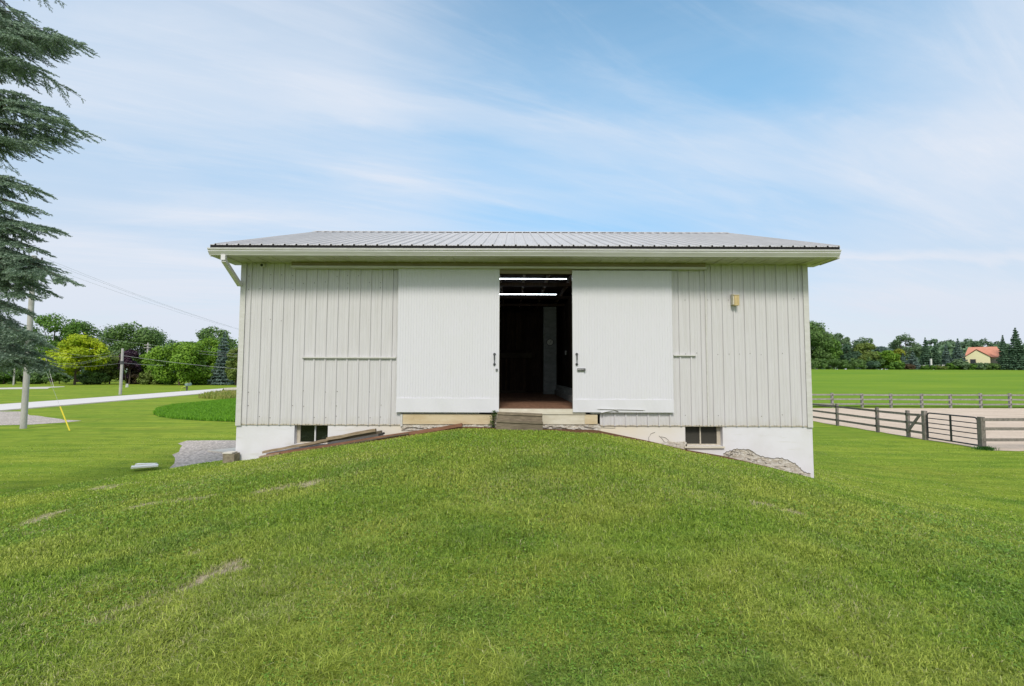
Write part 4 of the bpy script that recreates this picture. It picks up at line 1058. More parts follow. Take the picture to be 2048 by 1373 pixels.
# ------------------------------------------------------------------ utility poles and wires
def wire(mb, a, b, sag=.5, r=.012, n=14):
    a, b = Vector(a), Vector(b); pts = []
    for i in range(n+1):
        t = i/n; p = a.lerp(b, t); p.z -= sag*4*t*(1-t); pts.append(p)
    mb.tube(pts, r, 4, cap=False); return pts
P1 = G(46.5, 857.5); top1 = W(70.5, 512, P1.y)
pl = thing('utility_pole', P1, 'thick pale grey utility pole standing on the lawn under the spruce branches', 'utility pole')
MB().tube([P1-Vector((0, 0, .2)), (P1.x, P1.y, top1.z)], .148, 16, .12).build('pole', M['pole'], pl)
mb = MB(); mb.bar((P1.x-.7, P1.y-.16, top1.z-.35), (P1.x+.7, P1.y-.16, top1.z-.35), .08, .10); ca = mb.build('crossarm', M['pole'], pl)
for dx in (-.6, -.25, .25, .6): MB().tube([(P1.x+dx, P1.y-.16, top1.z-.289), (P1.x+dx, P1.y-.16, top1.z-.15)], .045, 8).build('insulator', M['grey_iron'], ca)
ga_ = G(139.5, 862); gd = W(60, 660, P1.y); 
gw = thing('guy_wire', ga_, 'yellow plastic guard on the guy wire leaning toward the thick grey pole', 'guy wire')
tp_ = G(139.5, 862); tt = W(120, 812, P1.y+.2); d_ = (Vector((P1.x, P1.y, gd.z)) - tp_)
L1 = (tt-tp_).length
MB().tube([tp_, tp_+d_.normalized()*2.45*0.62], .032, 8).build('guard', simple('yellow_plastic', (.80, .66, .04), None, 8, rough=.45), gw)
MB().tube([tp_+d_.normalized()*1.4, Vector((P1.x, P1.y, gd.z))], .006, 4).build('cable', M['line'], gw)
# second pole beyond the road
P2 = G(240.5, 790); top2 = W(241, 697.5, P2.y)
p2 = thing('utility_pole', P2, 'slim pale utility pole beyond the road in front of the purple tree', 'utility pole')
MB().tube([P2-Vector((0, 0, .2)), (P2.x, P2.y, top2.z)], .19, 10, .15).build('pole', M['pole'], p2)
a_ = W(241, 726, P2.y); MB().tube([(P2.x, P2.y-.01, a_.z-.2), (P2.x, P2.y-.01, a_.z+.25)], .21, 10).build('collar', M['grey_iron'], p2)
gfoot = G(254, 775); mb = MB(); q = Vector((P2.x, P2.y, W(243, 712, P2.y).z)); mb.tube([q, gfoot], .025, 4)
o = mb.build('guy_wire', M['grey_iron'], None); tag(o, 'thin guy wire slanting from the slim pole down to the grass at its right', 'guy wire')
MB().tube([gfoot+Vector((0, 0, .0)), gfoot+Vector((0, 0, .7))], .25, 8, .2).build('anchor_marker', M['white'], o)
# third pole far among the trees
P3 = W(292, 770, 128); top3 = W(292, 686, 128)
p3 = thing('utility_pole', (P3.x, 128, 0), 'distant utility pole with two short crossarms rising before the big dark tree', 'utility pole')
MB().tube([(P3.x, 128, 0), (P3.x, 128, top3.z)], .26, 8, .2).build('pole', M['pole'], p3)
for dv in (690.5, 696):
    z = W(292, dv, 128).z; MB().box(P3.x-.85, P3.x+.95, 127.65, 127.78, z-.08, z+.08).build('crossarm', M['pole'], p3)
Ps = G(27, 771); zt3 = W(28, 740, Ps.y).z
sp = thing('wooden_pole', Ps, 'short bare wooden pole at the far edge of the lawn behind the spruce', 'pole')
MB().tube([Ps, (Ps.x, Ps.y, zt3+2.5)], .17, 8, .14).build('pole', M['pole'], sp)
# overhead lines
def wires(label, lst, r=.011, mat=None, group=None):
    mb = MB()
    for a, b, s_ in lst: wire(mb, a, b, s_, r)
    return tag(mb.build('power_line', mat or M['line'], None), label, 'wires', group)
e = W(640, 690, 78)
wires('overhead power lines crossing the sky from the thick grey pole toward the barn corner',
      [((P1.x+dx, P1.y-.16, top1.z-.12), (e.x+dx*.8, e.y, e.z+dz), 1.0) for dx, dz in ((-.6, .3), (.25, 0), (.6, -.2))], .005)
wl = []
for v0, v1, s_, uu_ in ((705, 700, 1.0, 115), (716, 702, 1.4, 105), (724, 704, 1.3, 108), (728, 727, .6, 90), (690, 714, .5, 90)):
    a = W(uu_-70, v0-4, P2.y-3); b = W(240, v1, P2.y); wl.append((a, b, s_))
wires('bundle of sagging cables reaching the slim pole from the left across the yellow tree', wl, .010)
wires('single long cable running right from the slim pole toward the barn', [(W(241, 711, P2.y), W(560, 744, 66), .25), (W(241, 725.5, P2.y), W(330, 731, P2.y+8), .1)], .018)
wires('faint high cables on the distant pole with crossarms', [(W(190, 672, 120), (P3.x-.8, 127.7, W(292, 688, 128).z), .3), ((P3.x+.8, 127.7, W(292, 690, 128).z), W(540, 712, 100), .4), ((P3.x+.8, 127.7, W(292, 695, 128).z), W(540, 718, 100), .4)], .022)
g2a, g2b = W(96, 733, 100), G(107.5, 774.5)
tag(MB().tube([g2a+(g2a-g2b)*.5, g2b], .04, 4).build('guy_wire', M['steel'], None), 'grey guy wire slanting to the grass in front of the yellow tree', 'guy wire')
# mailbox across the road
pm = G(373.5, 781.5); s_ = 970/pm.y
mbx = thing('mailbox', pm, 'dark green mailbox on a post beside the far edge of the road', 'mailbox')
MB().box(pm.x-.09, pm.x+.09, pm.y-.09, pm.y+.09, 0, .75).build('post', M['grey_iron'], mbx)
mb = MB(); mb.box(pm.x-.55, pm.x+.15, pm.y-.12, pm.y+.12, .42, .52); mb.build('brace', M['grey_iron'], mbx)
pr = [(-.24, 0), (.24, 0), (.24, .22)] + [(.24*math.cos(t), .22+.24*math.sin(t)) for t in (.5, 1.0, 1.57, 2.1, 2.6)] + [(-.24, .22)]
mb = MB(); k = len(pr); vs = [(pm.x+.1+a, pm.y-.4, .78+b+.0) for a, b in pr] + [(pm.x+.25+a, pm.y+.5, .86+b) for a, b in pr]
mb.add(vs, [tuple(range(k)), tuple(range(2*k-1, k-1, -1))] + [(i, (i+1) % k, k+(i+1) % k, k+i) for i in range(k)]); mb.build('box_shell', simple('mailbox_green', (.07, .16, .12), (.3, .36, .33), 3, rough=.5), mbx)
MB().box(pm.x+.345, pm.x+.36, pm.y-.1, pm.y+.05, 1.0, 1.3).build('flag', simple('flag_red', (.45, .05, .03)), mbx)
ms = G(361, 782); tag(MB().tube([ms, ms+Vector((.15, 0, .5)), ms+Vector((.75, 0, .75))], .05, 5).build('marker_stake', simple('marker_yellow', (.62, .62, .10))), 'bent yellow marker stake just left of the mailbox', 'stake')
# pale log / culvert pipe by the barn corner
la = G(447, 788); lb = G(500, 787)
lg = thing('log', la, 'pale fallen log on short supports beside the road by the barn corner', 'log')
MB().tube([la+Vector((0, 0, .55)), la.lerp(lb, .5)+Vector((0, 0, .60)), lb+Vector((0, 0, .56))], .30, 12).build('trunk', simple('bleached_bark', (.62, .58, .50), (.34, .30, .25), 3), lg)
MB().tube([la+Vector((-.012, 0, .55)), la+Vector((-.0, 0, .55))], .24, 12).build('cut_end', M['board_grey'], lg)
for t in (.12, .45, .8):
    c = la.lerp(lb, t); MB().bar(c+Vector((0, -.35, .02)), c+Vector((0, .35, .30)), .16, .12).build('support', M['board_grey'], lg)

# ------------------------------------------------------------------ trees
BARK = simple('bark', (.12, .09, .065), (.06, .045, .033), 6, (4, 4, 1), .9)
LM = {}
def lmat(key, c1, c2, c3=None):
    if key not in LM: LM[key] = leaf_mat('leaves_'+key, c1, c2, c3, .35, .28)
    return LM[key]
lmat('dark', (.075, .15, .040), (.19, .31, .085)); lmat('mid', (.075, .165, .025), (.17, .32, .05)); lmat('bright', (.11, .24, .02), (.25, .41, .045))
lmat('yellow', (.31, .40, .012), (.62, .70, .03), (.24, .37, .02)); lmat('purple', (.035, .018, .032), (.10, .055, .085)); lmat('olive', (.12, .18, .04), (.23, .30, .065))
lmat('blue', (.085, .14, .115), (.19, .27, .235)); lmat('spruce', (.050, .105, .060), (.12, .21, .12)); lmat('grey', (.095, .165, .075), (.21, .31, .155)); lmat('gold', (.22, .27, .03), (.38, .41, .05))
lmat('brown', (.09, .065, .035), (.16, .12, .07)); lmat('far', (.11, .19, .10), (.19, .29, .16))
def leaf_cloud(C, D, size, r2):
    """diamond leaf clumps: centres C, preferred normals D"""
    n = len(C); N_ = D + r2.normal(0, .55, (n, 3)); N_ /= np.linalg.norm(N_, axis=1)[:, None]+1e-9
    A = np.cross(N_, r2.normal(0, 1, (n, 3))); A /= np.linalg.norm(A, axis=1)[:, None]+1e-9; B = np.cross(N_, A)
    s_ = (size*r2.uniform(.45, 1.15, n))[:, None]
    V = np.stack([C-A*s_, C+B*s_*.65+N_*s_*.12, C+A*s_, C-B*s_*.65+N_*s_*.12], 1)
    return V.reshape(-1, 3)
def broadleaf(u, vtop, wpx, Y_, key, label, n=5200, leaf=.34, base=.12, airy=0.0, name='tree', group=None, flat=1.0, seed=None, cat='tree'):
    n = int(n*1.35)
    r2 = np.random.default_rng(seed if seed is not None else int(abs(u*7+vtop)))
    top = W(u, vtop, Y_); x0 = top.x; gz_ = Hs(x0, Y_); Ht = top.z-gz_; R_ = wpx/2/F*Y_*Y_/math.hypot(x0, Y_)*1.13
    zc0 = gz_+base*Ht; hh = Ht*(1-base)/2; zc = zc0+hh
    nl = int(30 if airy == 0 else 40)
    lob = []
    for i in range(nl):
        t = r2.uniform(0, 6.283); cz = r2.uniform(-.92, .88); rad_ = math.sqrt(max(0, 1-abs(cz)**2.4))
        q = r2.uniform(.50, .84)
        lr = r2.uniform(.20, .36)*(1-.3*airy)
        lob.append((math.cos(t)*rad_*q*R_, math.sin(t)*rad_*q*R_, cz*(1-lr*.75)*hh, lr*min(R_, hh*1.3)))
    lob.append((0, 0, hh*.72, .3*min(R_, hh))); lob.append((0, 0, 0, .55*min(R_, hh)*(1-airy)))
    lob = np.array(lob); p = lob[:, 3]**2; p /= p.sum()
    k = r2.choice(len(lob), n, p=p); d = r2.normal(0, 1, (n, 3)); d /= np.linalg.norm(d, axis=1)[:, None]
    rr = lob[k, 3]*(1-np.abs(r2.normal(0, .20, n)) + r2.uniform(0, .45, n)*(r2.random(n) < .22))
    C = lob[k, :3] + d*rr[:, None]*np.array([1, 1, .82*flat]); C[:, 2] = np.clip(C[:, 2], -hh*1.02, hh*1.02)
    C += np.array([x0, Y_, zc])
    D = d + np.array([0, 0, .55])
    V = leaf_cloud(C, D, leaf, r2)
    rnd = np.clip(np.repeat(r2.random(n)*.7 + r2.random(len(lob))[k]*.3, 4), 0, 1)
    tr = thing(name, (x0, Y_, gz_), label, cat, group)
    np_mesh('crown', V, np.arange(n*4).reshape(n, 4), LM[key], {'rnd': rnd}, tr, BASE[tr.name])
    mb = MB(); tr_r = max(.12, Ht*.022)
    mb.tube([(x0, Y_, gz_-.2), (x0+.1, Y_, gz_+Ht*.3), (x0, Y_, gz_+Ht*.7)], tr_r, 7, tr_r*.3)
    for i in range(9 if airy == 0 else 18):
        l = lob[r2.integers(len(lob))]; z0 = gz_+Ht*r2.uniform(.18, .45); e_ = Vector((x0+l[0], Y_+l[1], zc+l[2])); s0 = Vector((x0, Y_, z0))
        mb.tube([s0, s0.lerp(e_, .5)+Vector((0, 0, .03*Ht)), e_], tr_r*.38, 5, tr_r*.08)
    mb.build('trunk', BARK, tr); return tr
def conifer(u, vtop, wpx, Y_, key, label, n=5200, leaf=.30, name='spruce_tree', group=None, droop=.28, gap=.0, cat='tree'):
    r2 = np.random.default_rng(int(u*5+vtop)); top = W(u, vtop, Y_); x0 = top.x; gz_ = Hs(x0, Y_); Ht = top.z-gz_; R_ = wpx/2/F*Y_*Y_/math.hypot(x0, Y_)*1.08
    nt_ = max(9, int(Ht/.75)); Cs, Ds, rs = [], [], []
    for i in range(nt_):
        f = (i+.3)/nt_; rad_ = R_*(f**.85)*r2.uniform(.85, 1.08); z = gz_+Ht*(1-f*.97)
        nb = int(7+9*f); m_ = max(20, int(n*f/ (nt_*.52)))
        a0 = r2.uniform(0, 6.28); b = r2.integers(0, nb, m_); a = a0+b*6.283/nb + r2.normal(0, .10+.12*(1-f), m_)
        bl = r2.uniform(.8, 1.12, nb)[b]; t = r2.random(m_)**.6
        rr = rad_*t*bl; sp_ = r2.normal(0, .06+.05*(1-t), m_)*rad_
        cx_ = np.cos(a)*rr-np.sin(a)*sp_; cy_ = np.sin(a)*rr+np.cos(a)*sp_
        cz_ = z - rr*droop + r2.normal(0, .10, m_)*Ht/nt_*1.6 + .10*rr*(t > .8)
        Cs.append(np.stack([x0+cx_, Y_+cy_, cz_], -1)); Ds.append(np.stack([np.cos(a)*.5, np.sin(a)*.5, np.full(m_, .8)], -1)); rs.append(r2.random(m_)*.8+.2*t)
    C = np.concatenate(Cs); C[:, 2] = np.maximum(C[:, 2], gz_+.1); D = np.concatenate(Ds); V = leaf_cloud(C, D, leaf, r2); k = len(C)
    tr = thing(name, (x0, Y_, gz_), label, cat, group)
    np_mesh('crown', V, np.arange(k*4).reshape(k, 4), LM[key], {'rnd': np.repeat(np.concatenate(rs), 4)}, tr, BASE[tr.name])
    mb = MB().tube([(x0, Y_, gz_-.2), (x0, Y_, gz_+Ht*.98)], max(.12, Ht*.02), 7, .03); mb.build('trunk', BARK, tr); return tr
GL = 'trees beyond the road'
broadleaf(20, 655, 190, 150, 'dark', 'dark green tree behind the lowest spruce branches at the far left', group=GL, n=6000)
broadleaf(-120, 640, 190, 140, 'mid', 'leafy tree outside the left edge of the lawn beyond the road', group=GL, n=3500)
broadleaf(112, 622, 128, 142, 'mid', 'tall open crowned tree standing behind the yellow tree', n=7500, airy=.35, group=GL)
broadleaf(163, 634, 84, 148, 'dark', 'dark pointed tree just right of and behind the yellow tree top', n=5000, airy=.3, group=GL)
broadleaf(155, 664, 132, 116, 'yellow', 'bright yellow green spreading tree beyond the road', n=11000, leaf=.32, base=.14, flat=.7, group=GL)
broadleaf(222, 655, 84, 165, 'grey', 'pale green tree between the yellow tree and the large dark domed tree', n=5000, group=GL)
broadleaf(268, 643, 132, 148, 'dark', 'largest dark domed tree behind the distant pole with crossarms', n=11000, group=GL)
broadleaf(262, 695, 42, 122, 'purple', 'dark purple leaved tree right of the slim pole', n=5200, leaf=.30, base=.08, group=GL)
broadleaf(292, 706, 46, 126, 'bright', 'small bright green tree right of the purple tree', n=4200, group=GL)
broadleaf(318, 724, 50, 122, 'bright', 'light green bush left of the large bright round tree', n=3800, name='bush', cat='bush', base=.02)
broadleaf(362, 682, 112, 116, 'bright', 'large bright green round tree behind the mailbox', n=12000, leaf=.32, base=.05, group=GL)
broadleaf(345, 676, 56, 200, 'far', 'pale far tree rising left of and behind the bright round tree', n=3500, leaf=.5, group=GL)
broadleaf(378, 680, 50, 205, 'far', 'pale far tree peeping over the bright round tree', n=3000, leaf=.5, group=GL)
broadleaf(425, 648, 84, 150, 'dark', 'tall dark green tree behind the blue spruce near the barn corner', n=9000, airy=.25, group=GL)
broadleaf(418, 672, 74, 138, 'bright', 'green rounded tree between the bright tree and the blue spruce', n=6500, group=GL)
conifer(449, 664, 54, 120, 'blue', 'blue grey spruce near the left edge of the barn', n=9000, leaf=.30)
broadleaf(474, 690, 40, 116, 'olive', 'olive green tree touching the barn edge on the left', n=4500, group=GL, base=.02)
broadleaf(520, 660, 110, 140, 'mid', 'green tree hidden just behind the left corner of the barn', n=4500, group=GL)
UB = 'dark bushes along the foot of the trees beyond the road'
for i, (u, v, w_, k_, lab) in enumerate(((10, 728, 90, 'mid', 'green bush at the far left edge behind the thick pole'), (70, 735, 80, 'dark', 'dark bush behind the thick grey pole'), (120, 738, 80, 'dark', 'dark bush in the shade left under the yellow tree'),
        (190, 735, 70, 'dark', 'dark bush in the shade right under the yellow tree'), (222, 705, 62, 'olive', 'dull green bush left of the slim pole'), (272, 742, 50, 'brown', 'brownish twiggy bush at the foot of the purple tree'),
        (303, 737, 60, 'olive', 'olive bush right of the purple tree foot'), (345, 735, 70, 'mid', 'green bush at the left foot of the bright round tree'), (398, 730, 60, 'mid', 'green bush at the right foot of the bright round tree'),
        (425, 738, 50, 'bright', 'low bright bush left of the blue spruce'))):
    broadleaf(u, v, w_, 121+2*(i % 3), k_, lab, n=3600, leaf=.30, base=-.05, name='bush', group=UB, cat='bush')
# right side, beyond the field
GR = 'trees beyond the green field'
broadleaf(1618, 640, 92, 190, 'dark', 'tall dark green tree beside the right barn edge beyond the field', n=11000, leaf=.42, base=.04, group=GR)
broadleaf(1560, 640, 100, 195, 'dark', 'dark tree hidden behind the right corner of the barn beyond the field', n=4000, leaf=.42, base=.04, group=GR)
broadleaf(1650, 672, 64, 188, 'mid', 'mid green tree at the foot of the tallest dark tree by the barn edge', n=6000, leaf=.38, base=.02, group=GR)
broadleaf(1676, 662, 46, 194, 'grey', 'airy pale tree with twin tops second from the barn edge', n=3600, leaf=.38, airy=.6, group=GR)
broadleaf(1693, 686, 50, 190, 'spruce', 'dark bluish tree below the airy twin topped tree', n=4500, leaf=.38, base=.0, group=GR)
broadleaf(1724, 673, 56, 194, 'grey', 'pale round topped tree over the middle of the tree line', n=4200, leaf=.38, airy=.5, group=GR)
broadleaf(1732, 684, 54, 188, 'olive', 'olive green tree in the middle of the tree line', n=5500, leaf=.38, base=.02, group=GR)
broadleaf(1748, 706, 42, 186, 'dark', 'low dark tree in the middle of the tree line', n=3500, leaf=.36, base=-.02, group=GR)
broadleaf(1765, 692, 44, 196, 'blue', 'grey blue tree set back at the dip of the tree line', n=3500, leaf=.4, group=GR)
broadleaf(1772, 700, 50, 185, 'bright', 'bright green bushy tree at the dip of the tree line', n=5500, leaf=.36, base=-.02, group=GR)
broadleaf(1810, 666, 62, 198, 'grey', 'airy grey green tree with open branches left of the spruces', n=4200, leaf=.36, airy=.8, group=GR)
broadleaf(1797, 694, 26, 186, 'gold', 'small yellow green tree in front of the airy open branched tree', n=2200, leaf=.34, base=.0, group=GR)
GS = 'spruces left of the yellow house'
conifer(1806, 708, 34, 184, 'blue', 'low bluish spruce farthest left in the spruce row', n=3800, leaf=.36, group=GS)
conifer(1825, 702, 36, 183, 'blue', 'blue spruce second in the row from the left', n=3800, leaf=.36, group=GS)
conifer(1850, 676, 36, 184, 'spruce', 'tall dark spruce with a sharp top in the row left of the house', n=5200, leaf=.36, group=GS)
conifer(1870, 684, 30, 184, 'spruce', 'narrow green spruce between two wider ones in the row', n=4200, leaf=.36, group=GS)
conifer(1891, 690, 34, 183, 'blue', 'grey blue spruce fifth in the row, left of the one by the house', n=4400, leaf=.36, group=GS)
conifer(1915, 678, 42, 182, 'blue', 'large grey green spruce touching the left side of the yellow house', n=6000, leaf=.36, group=GS)
for u, v, w_, lab in ((1868, 673, 44, 'pale background tree behind the sharp topped spruce'), (1898, 676, 50, 'pale background tree behind the row of spruces'), (1936, 674, 56, 'pale background tree above the left end of the house roof'),
                      (1966, 675, 56, 'pale background tree above the right part of the house roof'), (1995, 679, 48, 'pale background tree above the right end of the roof')):
    broadleaf(u, v, w_, 235, 'far', lab, n=4200, leaf=.5, base=.0, group='pale trees behind the house')
conifer(2005, 671, 34, 178, 'spruce', 'dark spruce overlapping the right end of the house', n=5200, leaf=.36)
conifer(2030, 656, 62, 176, 'spruce', 'biggest dark spruce at the right edge of the picture', n=9500, leaf=.38)
conifer(2062, 668, 56, 178, 'spruce', 'dark spruce beyond the right edge beside the biggest one', n=5000, leaf=.38)
GB = 'bushes at the far edge of the field'
for i, (u, v, w_, k_, lab) in enumerate(((1632, 716, 46, 'dark', 'dark bush at the field edge nearest the barn'), (1668, 718, 52, 'dark', 'dark bush at the field edge under the airy twin topped tree'), (1705, 716, 50, 'dark', 'dark bush left of the olive tree foot'),
        (1742, 722, 46, 'spruce', 'bluish dark bush at the olive tree foot'), (1790, 724, 42, 'mid', 'green bush left of the spruce row'), (1815, 728, 30, 'brown', 'reddish brown low bush at the foot of the blue spruces'),
        (1921, 717, 36, 'grey', 'pale green rounded bush before the left side of the yellow house'), (1905, 726, 32, 'mid', 'low dark green bush in front of the last spruce'), (1940, 728, 26, 'mid', 'low bush under the house window'),
        (1963, 726, 34, 'grey', 'rounded bush in front of the middle of the house'), (1984, 727, 30, 'dark', 'dark bush right of the house gable'), (1855, 731, 40, 'mid', 'low hedge piece before the white fence'), (1880, 731, 30, 'olive', 'low olive hedge piece right of the white post'))):
    broadleaf(u, v, w_, 179+(i % 2), k_, lab, n=2600, leaf=.30, base=-.05, name='bush', group=GB, cat='bush')

# ------------------------------------------------------------------ the yellow house
HY = 184
hc = W(1960, 735, HY); g0 = Hs(hc.x, HY)
hs = thing('house', (hc.x, HY, g0), 'pale yellow house with a salmon roof among the spruces beyond the field', 'house')
cream = simple('cream_siding', (.86, .80, .50), (.78, .71, .44), 1, (1, 1, 6), .7); salmon = simple('salmon_shingles', (.66, .30, .20), (.52, .22, .14), 1.2, (1, 1, 4), .9)
hcos = HY/math.hypot(hc.x, HY)
def hx(u): return hc.x + (u-1960)/F*HY*hcos          # facade turned to face the yard, so foreshortening is undone
def hz_(v, u=1960, Y_=HY): return W(u, v, Y_).z
xa, xb = hx(1928), hx(2012); ze = hz_(715); zr_ = hz_(693.0)
MB().box(xa+.6, xb-.6, HY+1.5, HY+12, g0-1, ze).build('wall', cream, hs)
yr0 = HY+7
MB().add([(xa, HY+.6, ze-.1), (xb, HY+.6, ze-.1), (xb-2.2, yr0, zr_), (hx(1938), yr0, zr_), (xa, HY+13.4, ze-.1), (xb, HY+13.4, ze-.1)], [(0, 1, 2, 3), (5, 4, 3, 2), (0, 3, 4), (1, 5, 2), (0, 4, 5, 1)]).build('roof', salmon, hs)
gx0, gx1, gxm = hx(1931), hx(1981), hx(1954.5); zp = hz_(699.5); zg = hz_(714.5); y0 = HY-2.0
MB().prism([(gx0, g0-1), (gx1, g0-1), (gx1, zg), (gxm, zp-.35), (gx0, zg)], y0, HY+3.0).build('gable_wall', cream, hs)
mb = MB()
for a, za, b, zb3 in ((gx0-.6, zg-.30, gxm, zp), (gxm, zp, gx1+.6, zg-.30)):
    mb.hexa([(a, y0-.3, za), (b, y0-.3, zb3), (b, HY+4.6, zb3), (a, HY+4.6, za), (a, y0-.3, za+.2), (b, y0-.3, zb3+.2), (b, HY+4.6, zb3+.2), (a, HY+4.6, za+.2)])
mb.build('gable_roof', salmon, hs)
x0, x1 = hx(1941.5), hx(1952); z0, z1 = hz_(728), hz_(719.5)
wn_ = MB().box(x0-.12, x1+.12, y0-.05, y0-.002, z0-.12, z1+.12).build('window', simple('house_window_frame', (.35, .28, .2)), hs)
MB().box(x0, x1, y0-.07, y0-.052, z0, z1).build('pane', M['glass'], wn_)
for f in (.33, .66): MB().box(x0+(x1-x0)*f-.04, x0+(x1-x0)*f+.04, y0-.09, y0-.072, z0, z1).build('mullion', M['grey_iron'], wn_)
MB().box(gx1+.2, gx1+2.0, HY+1.3, HY+1.49, g0, hz_(719)).build('door', simple('grey_door', (.5, .5, .44)), hs)
hs.rotation_euler = (0, 0, -math.atan2(hc.x, HY))
# white post and fence bits left of the house
wp = W(1862.5, 735, 181); zz0 = Hs(wp.x, 181)
tag(MB().box(wp.x-.28, wp.x+.28, 180.8, 181.2, zz0, W(1862, 718, 181).z).build('white_post', M['white']), 'tall white post left of the yellow house at the field edge', 'post')
wfn = thing('white_fence', (W(1850, 735, 182).x, 182, zz0), 'low white picket fence between the spruces left of the yellow house', 'fence')
x_ = W(1832, 735, 182).x; xe_ = W(1892, 735, 182).x
while x_ < xe_:
    z = Hs(x_, 182); MB().box(x_, x_+.32, 182.0, 182.06, z, z+random.uniform(1.5, 2.0)).build('picket', M['white'], wfn); x_ += .52
z = Hs(wp.x, 182); MB().box(W(1832, 735, 182).x, xe_, 182.062, 182.12, z+.9, z+1.05).build('rail', M['white'], wfn)
# distant horizon woods so no bare edge shows
n = 42000; th = rng.uniform(-1.25, 1.25, n); R_ = rng.uniform(300, 330, n); x = R_*np.sin(th); y = R_*np.cos(th)
z = H(x, y) + rng.random(n)**.8*(9+4*vnoise(th*60, th*0, 1, 61)); C = np.stack([x, y, z], -1); D = np.stack([-np.sin(th), -np.cos(th), np.full(n, .6)], -1)
V = leaf_cloud(C, D, 1.1, rng)
tag(np_mesh('woods', V, np.arange(n*4).reshape(n, 4), LM['far'], {'rnd': np.repeat(rng.random(n), 4)}), 'far woods closing the horizon behind fields and trees', 'woods', kind='stuff')

# ------------------------------------------------------------------ the near spruce (trunk outside the frame, branches reach in)
TX, TY = -11.9, 10.2; TG = Hs(TX, TY)
nt_tree = thing('spruce_tree', (TX, TY, TG), 'large near blue green spruce whose drooping branches fill the left edge', 'tree')
HT = 15.5
MB().tube([(TX, TY, TG-.2), (TX+.05, TY, TG+5), (TX, TY, TG+HT)], .26, 12, .04).build('trunk', BARK, nt_tree)
Lm = Mat('spruce_needles', .55, 0, .3)
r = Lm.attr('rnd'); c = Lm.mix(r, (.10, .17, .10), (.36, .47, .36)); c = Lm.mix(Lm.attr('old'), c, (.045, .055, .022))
Lm.color(c)
nV, nR, nO = [], [], []; woodmb = MB()
r3 = np.random.default_rng(99)
def shoots(P, Dr, Ln, old, nn=18):
    """needle clad shoots: P starts, Dr unit directions, Ln lengths"""
    k = len(P); t = np.tile(np.linspace(.04, 1, nn), (k, 1)); a = r3.uniform(0, 6.28, (k, nn))
    up = np.zeros_like(Dr); up[:, 2] = 1; A = np.cross(Dr, up); A /= np.linalg.norm(A, axis=1)[:, None]+1e-6; B = np.cross(A, Dr)
    c0 = P[:, None, :] + Dr[:, None, :]*(t*Ln[:, None])[..., None]
    rad_ = A[:, None, :]*np.cos(a)[..., None] + B[:, None, :]*np.sin(a)[..., None]
    nl = r3.uniform(.022, .034, (k, nn))*(1-.35*(t > .93))
    tip = c0 + (rad_*.80 + Dr[:, None, :]*.62)*nl[..., None]
    w_ = np.cross(rad_, Dr[:, None, :])*.0048
    V = np.stack([c0-w_, c0+w_, tip], 2).reshape(-1, 3)
    nV.append(V); rr = np.clip(r3.random((k, 1))*.7+.3*t+r3.normal(0, .1, (k, nn)), 0, 1); nR.append(np.repeat(rr.ravel(), 3)); nO.append(np.repeat(np.repeat(old, nn), 3))
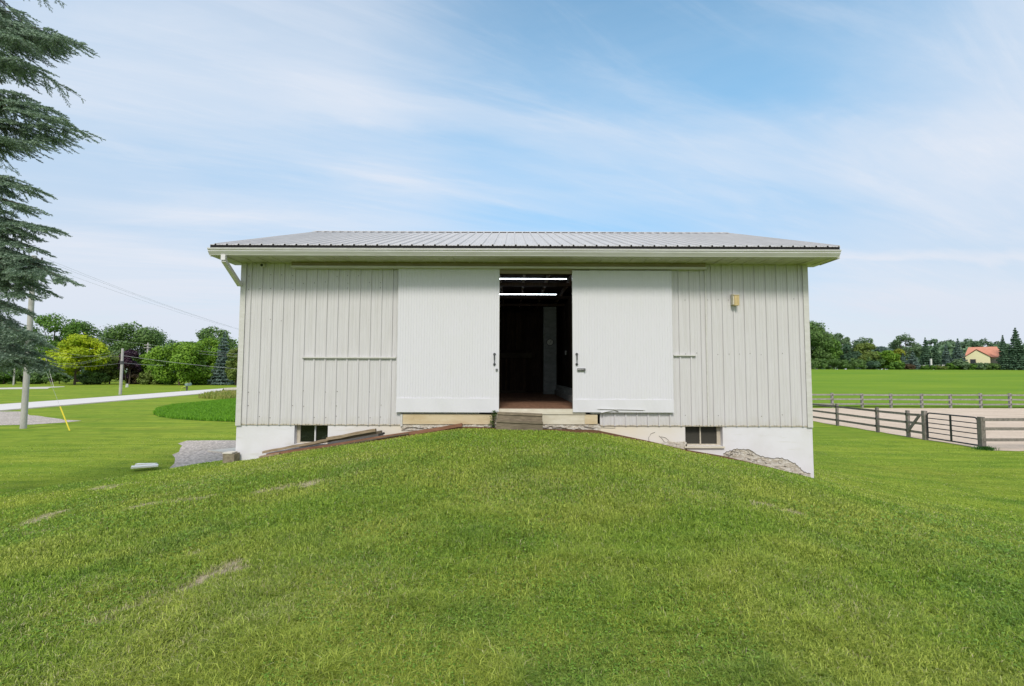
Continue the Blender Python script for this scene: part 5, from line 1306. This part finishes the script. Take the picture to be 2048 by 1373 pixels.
def branch(base, tip, dens=1.0, hang=.5, full=1.0):
    base = np.array(base, float); tip = np.array(tip, float); L = np.linalg.norm(tip-base); ctrl = (base+tip)/2 + np.array([0, 0, -.03*L])
    def B(t): t = np.asarray(t)[..., None]; return base*(1-t)**2 + 2*ctrl*t*(1-t) + tip*t*t + np.array([0, 0, -.03*L])*np.clip(t-.8, 0, 1)**2*4
    woodmb.tube([tuple(B(np.array([t]))[0]) for t in np.linspace(0, 1, 9)], .010+.004*L, 5, .003, tone=.5)
    ns = int(L/.046*dens); ts = np.sort(r3.uniform(.10, .99, ns)); P = B(ts); Tn = B(np.minimum(ts+.02, 1.02))-P; Tn /= np.linalg.norm(Tn, axis=1)[:, None]
    sd = np.cross(Tn, [0, 0, 1]); sd /= np.linalg.norm(sd, axis=1)[:, None]+1e-6
    sg = np.where(np.arange(ns) % 2 == 0, 1, -1)[:, None]
    Ls = full*(.20 + .60*np.minimum((1-ts)*1.1, .8)**.8)*r3.uniform(.55, 1.15, ns)*min(1.15, L/3.0+.25)
    Ls *= np.clip(ts*4, .3, 1)
    d2 = Tn*r3.uniform(.6, 1.1, (ns, 1)) + sd*sg*r3.uniform(.6, 1.15, (ns, 1)) + np.array([0, 0, -1])*r3.uniform(.1, 1.15, (ns, 1))*hang; d2 /= np.linalg.norm(d2, axis=1)[:, None]
    hg = r3.random(ns) < .38*full; d3 = Tn*.35 + sd*sg*r3.uniform(-.1, .5, (ns, 1)) + np.array([0, 0, -1.0]); d3 /= np.linalg.norm(d3, axis=1)[:, None]
    d2 = np.where(hg[:, None], d3, d2); Ls = np.where(hg, np.minimum(Ls*.9, .34)*np.clip((1-ts)*3.5, .35, 1), Ls)
    for i in range(ns):
        l = Ls[i]; m_ = max(3, int(l/.024)); tt = (np.arange(m_)+.6)/m_*l; sag = np.array([0, 0, -.35])*(tt/l)[:, None]**2*l*hang
        Q = P[i]+d2[i]*tt[:, None]+sag; s2 = np.cross(d2[i], [0, 0, 1]); s2 /= np.linalg.norm(s2)+1e-6
        g_ = np.where(np.arange(m_) % 2 == 0, 1, -1)[:, None]
        Dr = d2[i]*r3.uniform(.7, 1.0, (m_, 1)) + s2*g_*r3.uniform(.4, .9, (m_, 1)) + np.array([0, 0, 1])*r3.normal(-.18, .28, (m_, 1)); Dr[-1] = d2[i]
        Dr /= np.linalg.norm(Dr, axis=1)[:, None]
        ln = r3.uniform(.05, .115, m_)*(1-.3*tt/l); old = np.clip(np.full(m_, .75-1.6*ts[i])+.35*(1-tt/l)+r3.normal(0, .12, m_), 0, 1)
        shoots(Q, Dr, ln, old, 22)
        woodmb.add([tuple(P[i]+[0, 0, .004]), tuple(P[i]-[0, 0, .004]), tuple(Q[-1])], [(0, 1, 2)], .6)
    shoots(P, Tn, np.full(ns, .09), np.zeros(ns), 16)
tips = [(20, 40, 9.2), (70, 26, 9.6), (118, 58, 9.4), (150, 78, 9.0), (187, 88, 9.3), (140, 100, 9.8), (60, 75, 8.8), (60, 118, 9.0), (96, 135, 9.3), (25, 105, 9.4),
        (75, 190, 9.3), (120, 215, 9.2), (152, 240, 9.0), (187, 262, 9.3), (145, 280, 9.6), (100, 285, 9.2), (60, 290, 9.5), (30, 275, 9.0), 
        (45, 355, 9.3), (75, 530, 9.3), (58, 545, 9.0), (92, 498, 9.3), (70, 560, 9.2), (92, 378, 9.2), (40, 385, 9.6), (85, 415, 9.0), (127, 457, 9.2), (75, 470, 9.5), (35, 455, 9.1), (20, 420, 9.4),
        (50, 505, 9.4), (94, 518, 9.2), (125, 535, 9.6), (155, 562, 9.1), (115, 585, 9.4), (70, 590, 9.1), (40, 575, 9.5), (85, 550, 8.9), (25, 545, 9.2), (62, 622, 9.3),
        (35, 650, 9.4), (75, 668, 9.0), (105, 690, 9.3), (95, 712, 9.6), (60, 715, 9.1), (30, 700, 9.4), (75, 738, 9.3), (128, 742, 9.6), (20, 722, 9.0)]
for u, v, Y_ in tips:
    p = W(u, v, Y_); dx = p.x-TX
    L_ = math.hypot(dx, p.y-TY); bz = p.z + L_*random.uniform(.20, .36); p.x -= .14
    branch((TX+dx*.06, TY+(p.y-TY)*.06, bz), (p.x, p.y, p.z), 1.0, .26)
# the rest of the crown, sparser in detail, away from the camera's view
ga3 = 2.39996; nb = 92
for i in range(nb):
    f = (i+.5)/nb; z = TG+2.3+(HT-2.4)*f; a = i*ga3; L_ = 3.7*(1-f)**.75+.25
    ca_, sa_ = math.cos(a), math.sin(a)
    # skip the sector the measured branches fill, up to their height
    if z < 10.6 and -.95 < math.atan2(sa_, ca_) < 2.0: continue
    branch((TX, TY, z), (TX+ca_*L_, TY+sa_*L_, z-.36*L_), .42, .5, 1.25)
V = np.concatenate(nV); print('needles', len(V)//3)
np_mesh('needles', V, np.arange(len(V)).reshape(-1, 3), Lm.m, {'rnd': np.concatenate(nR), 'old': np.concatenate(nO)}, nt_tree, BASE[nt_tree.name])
woodmb.build('branches', BARK, nt_tree)
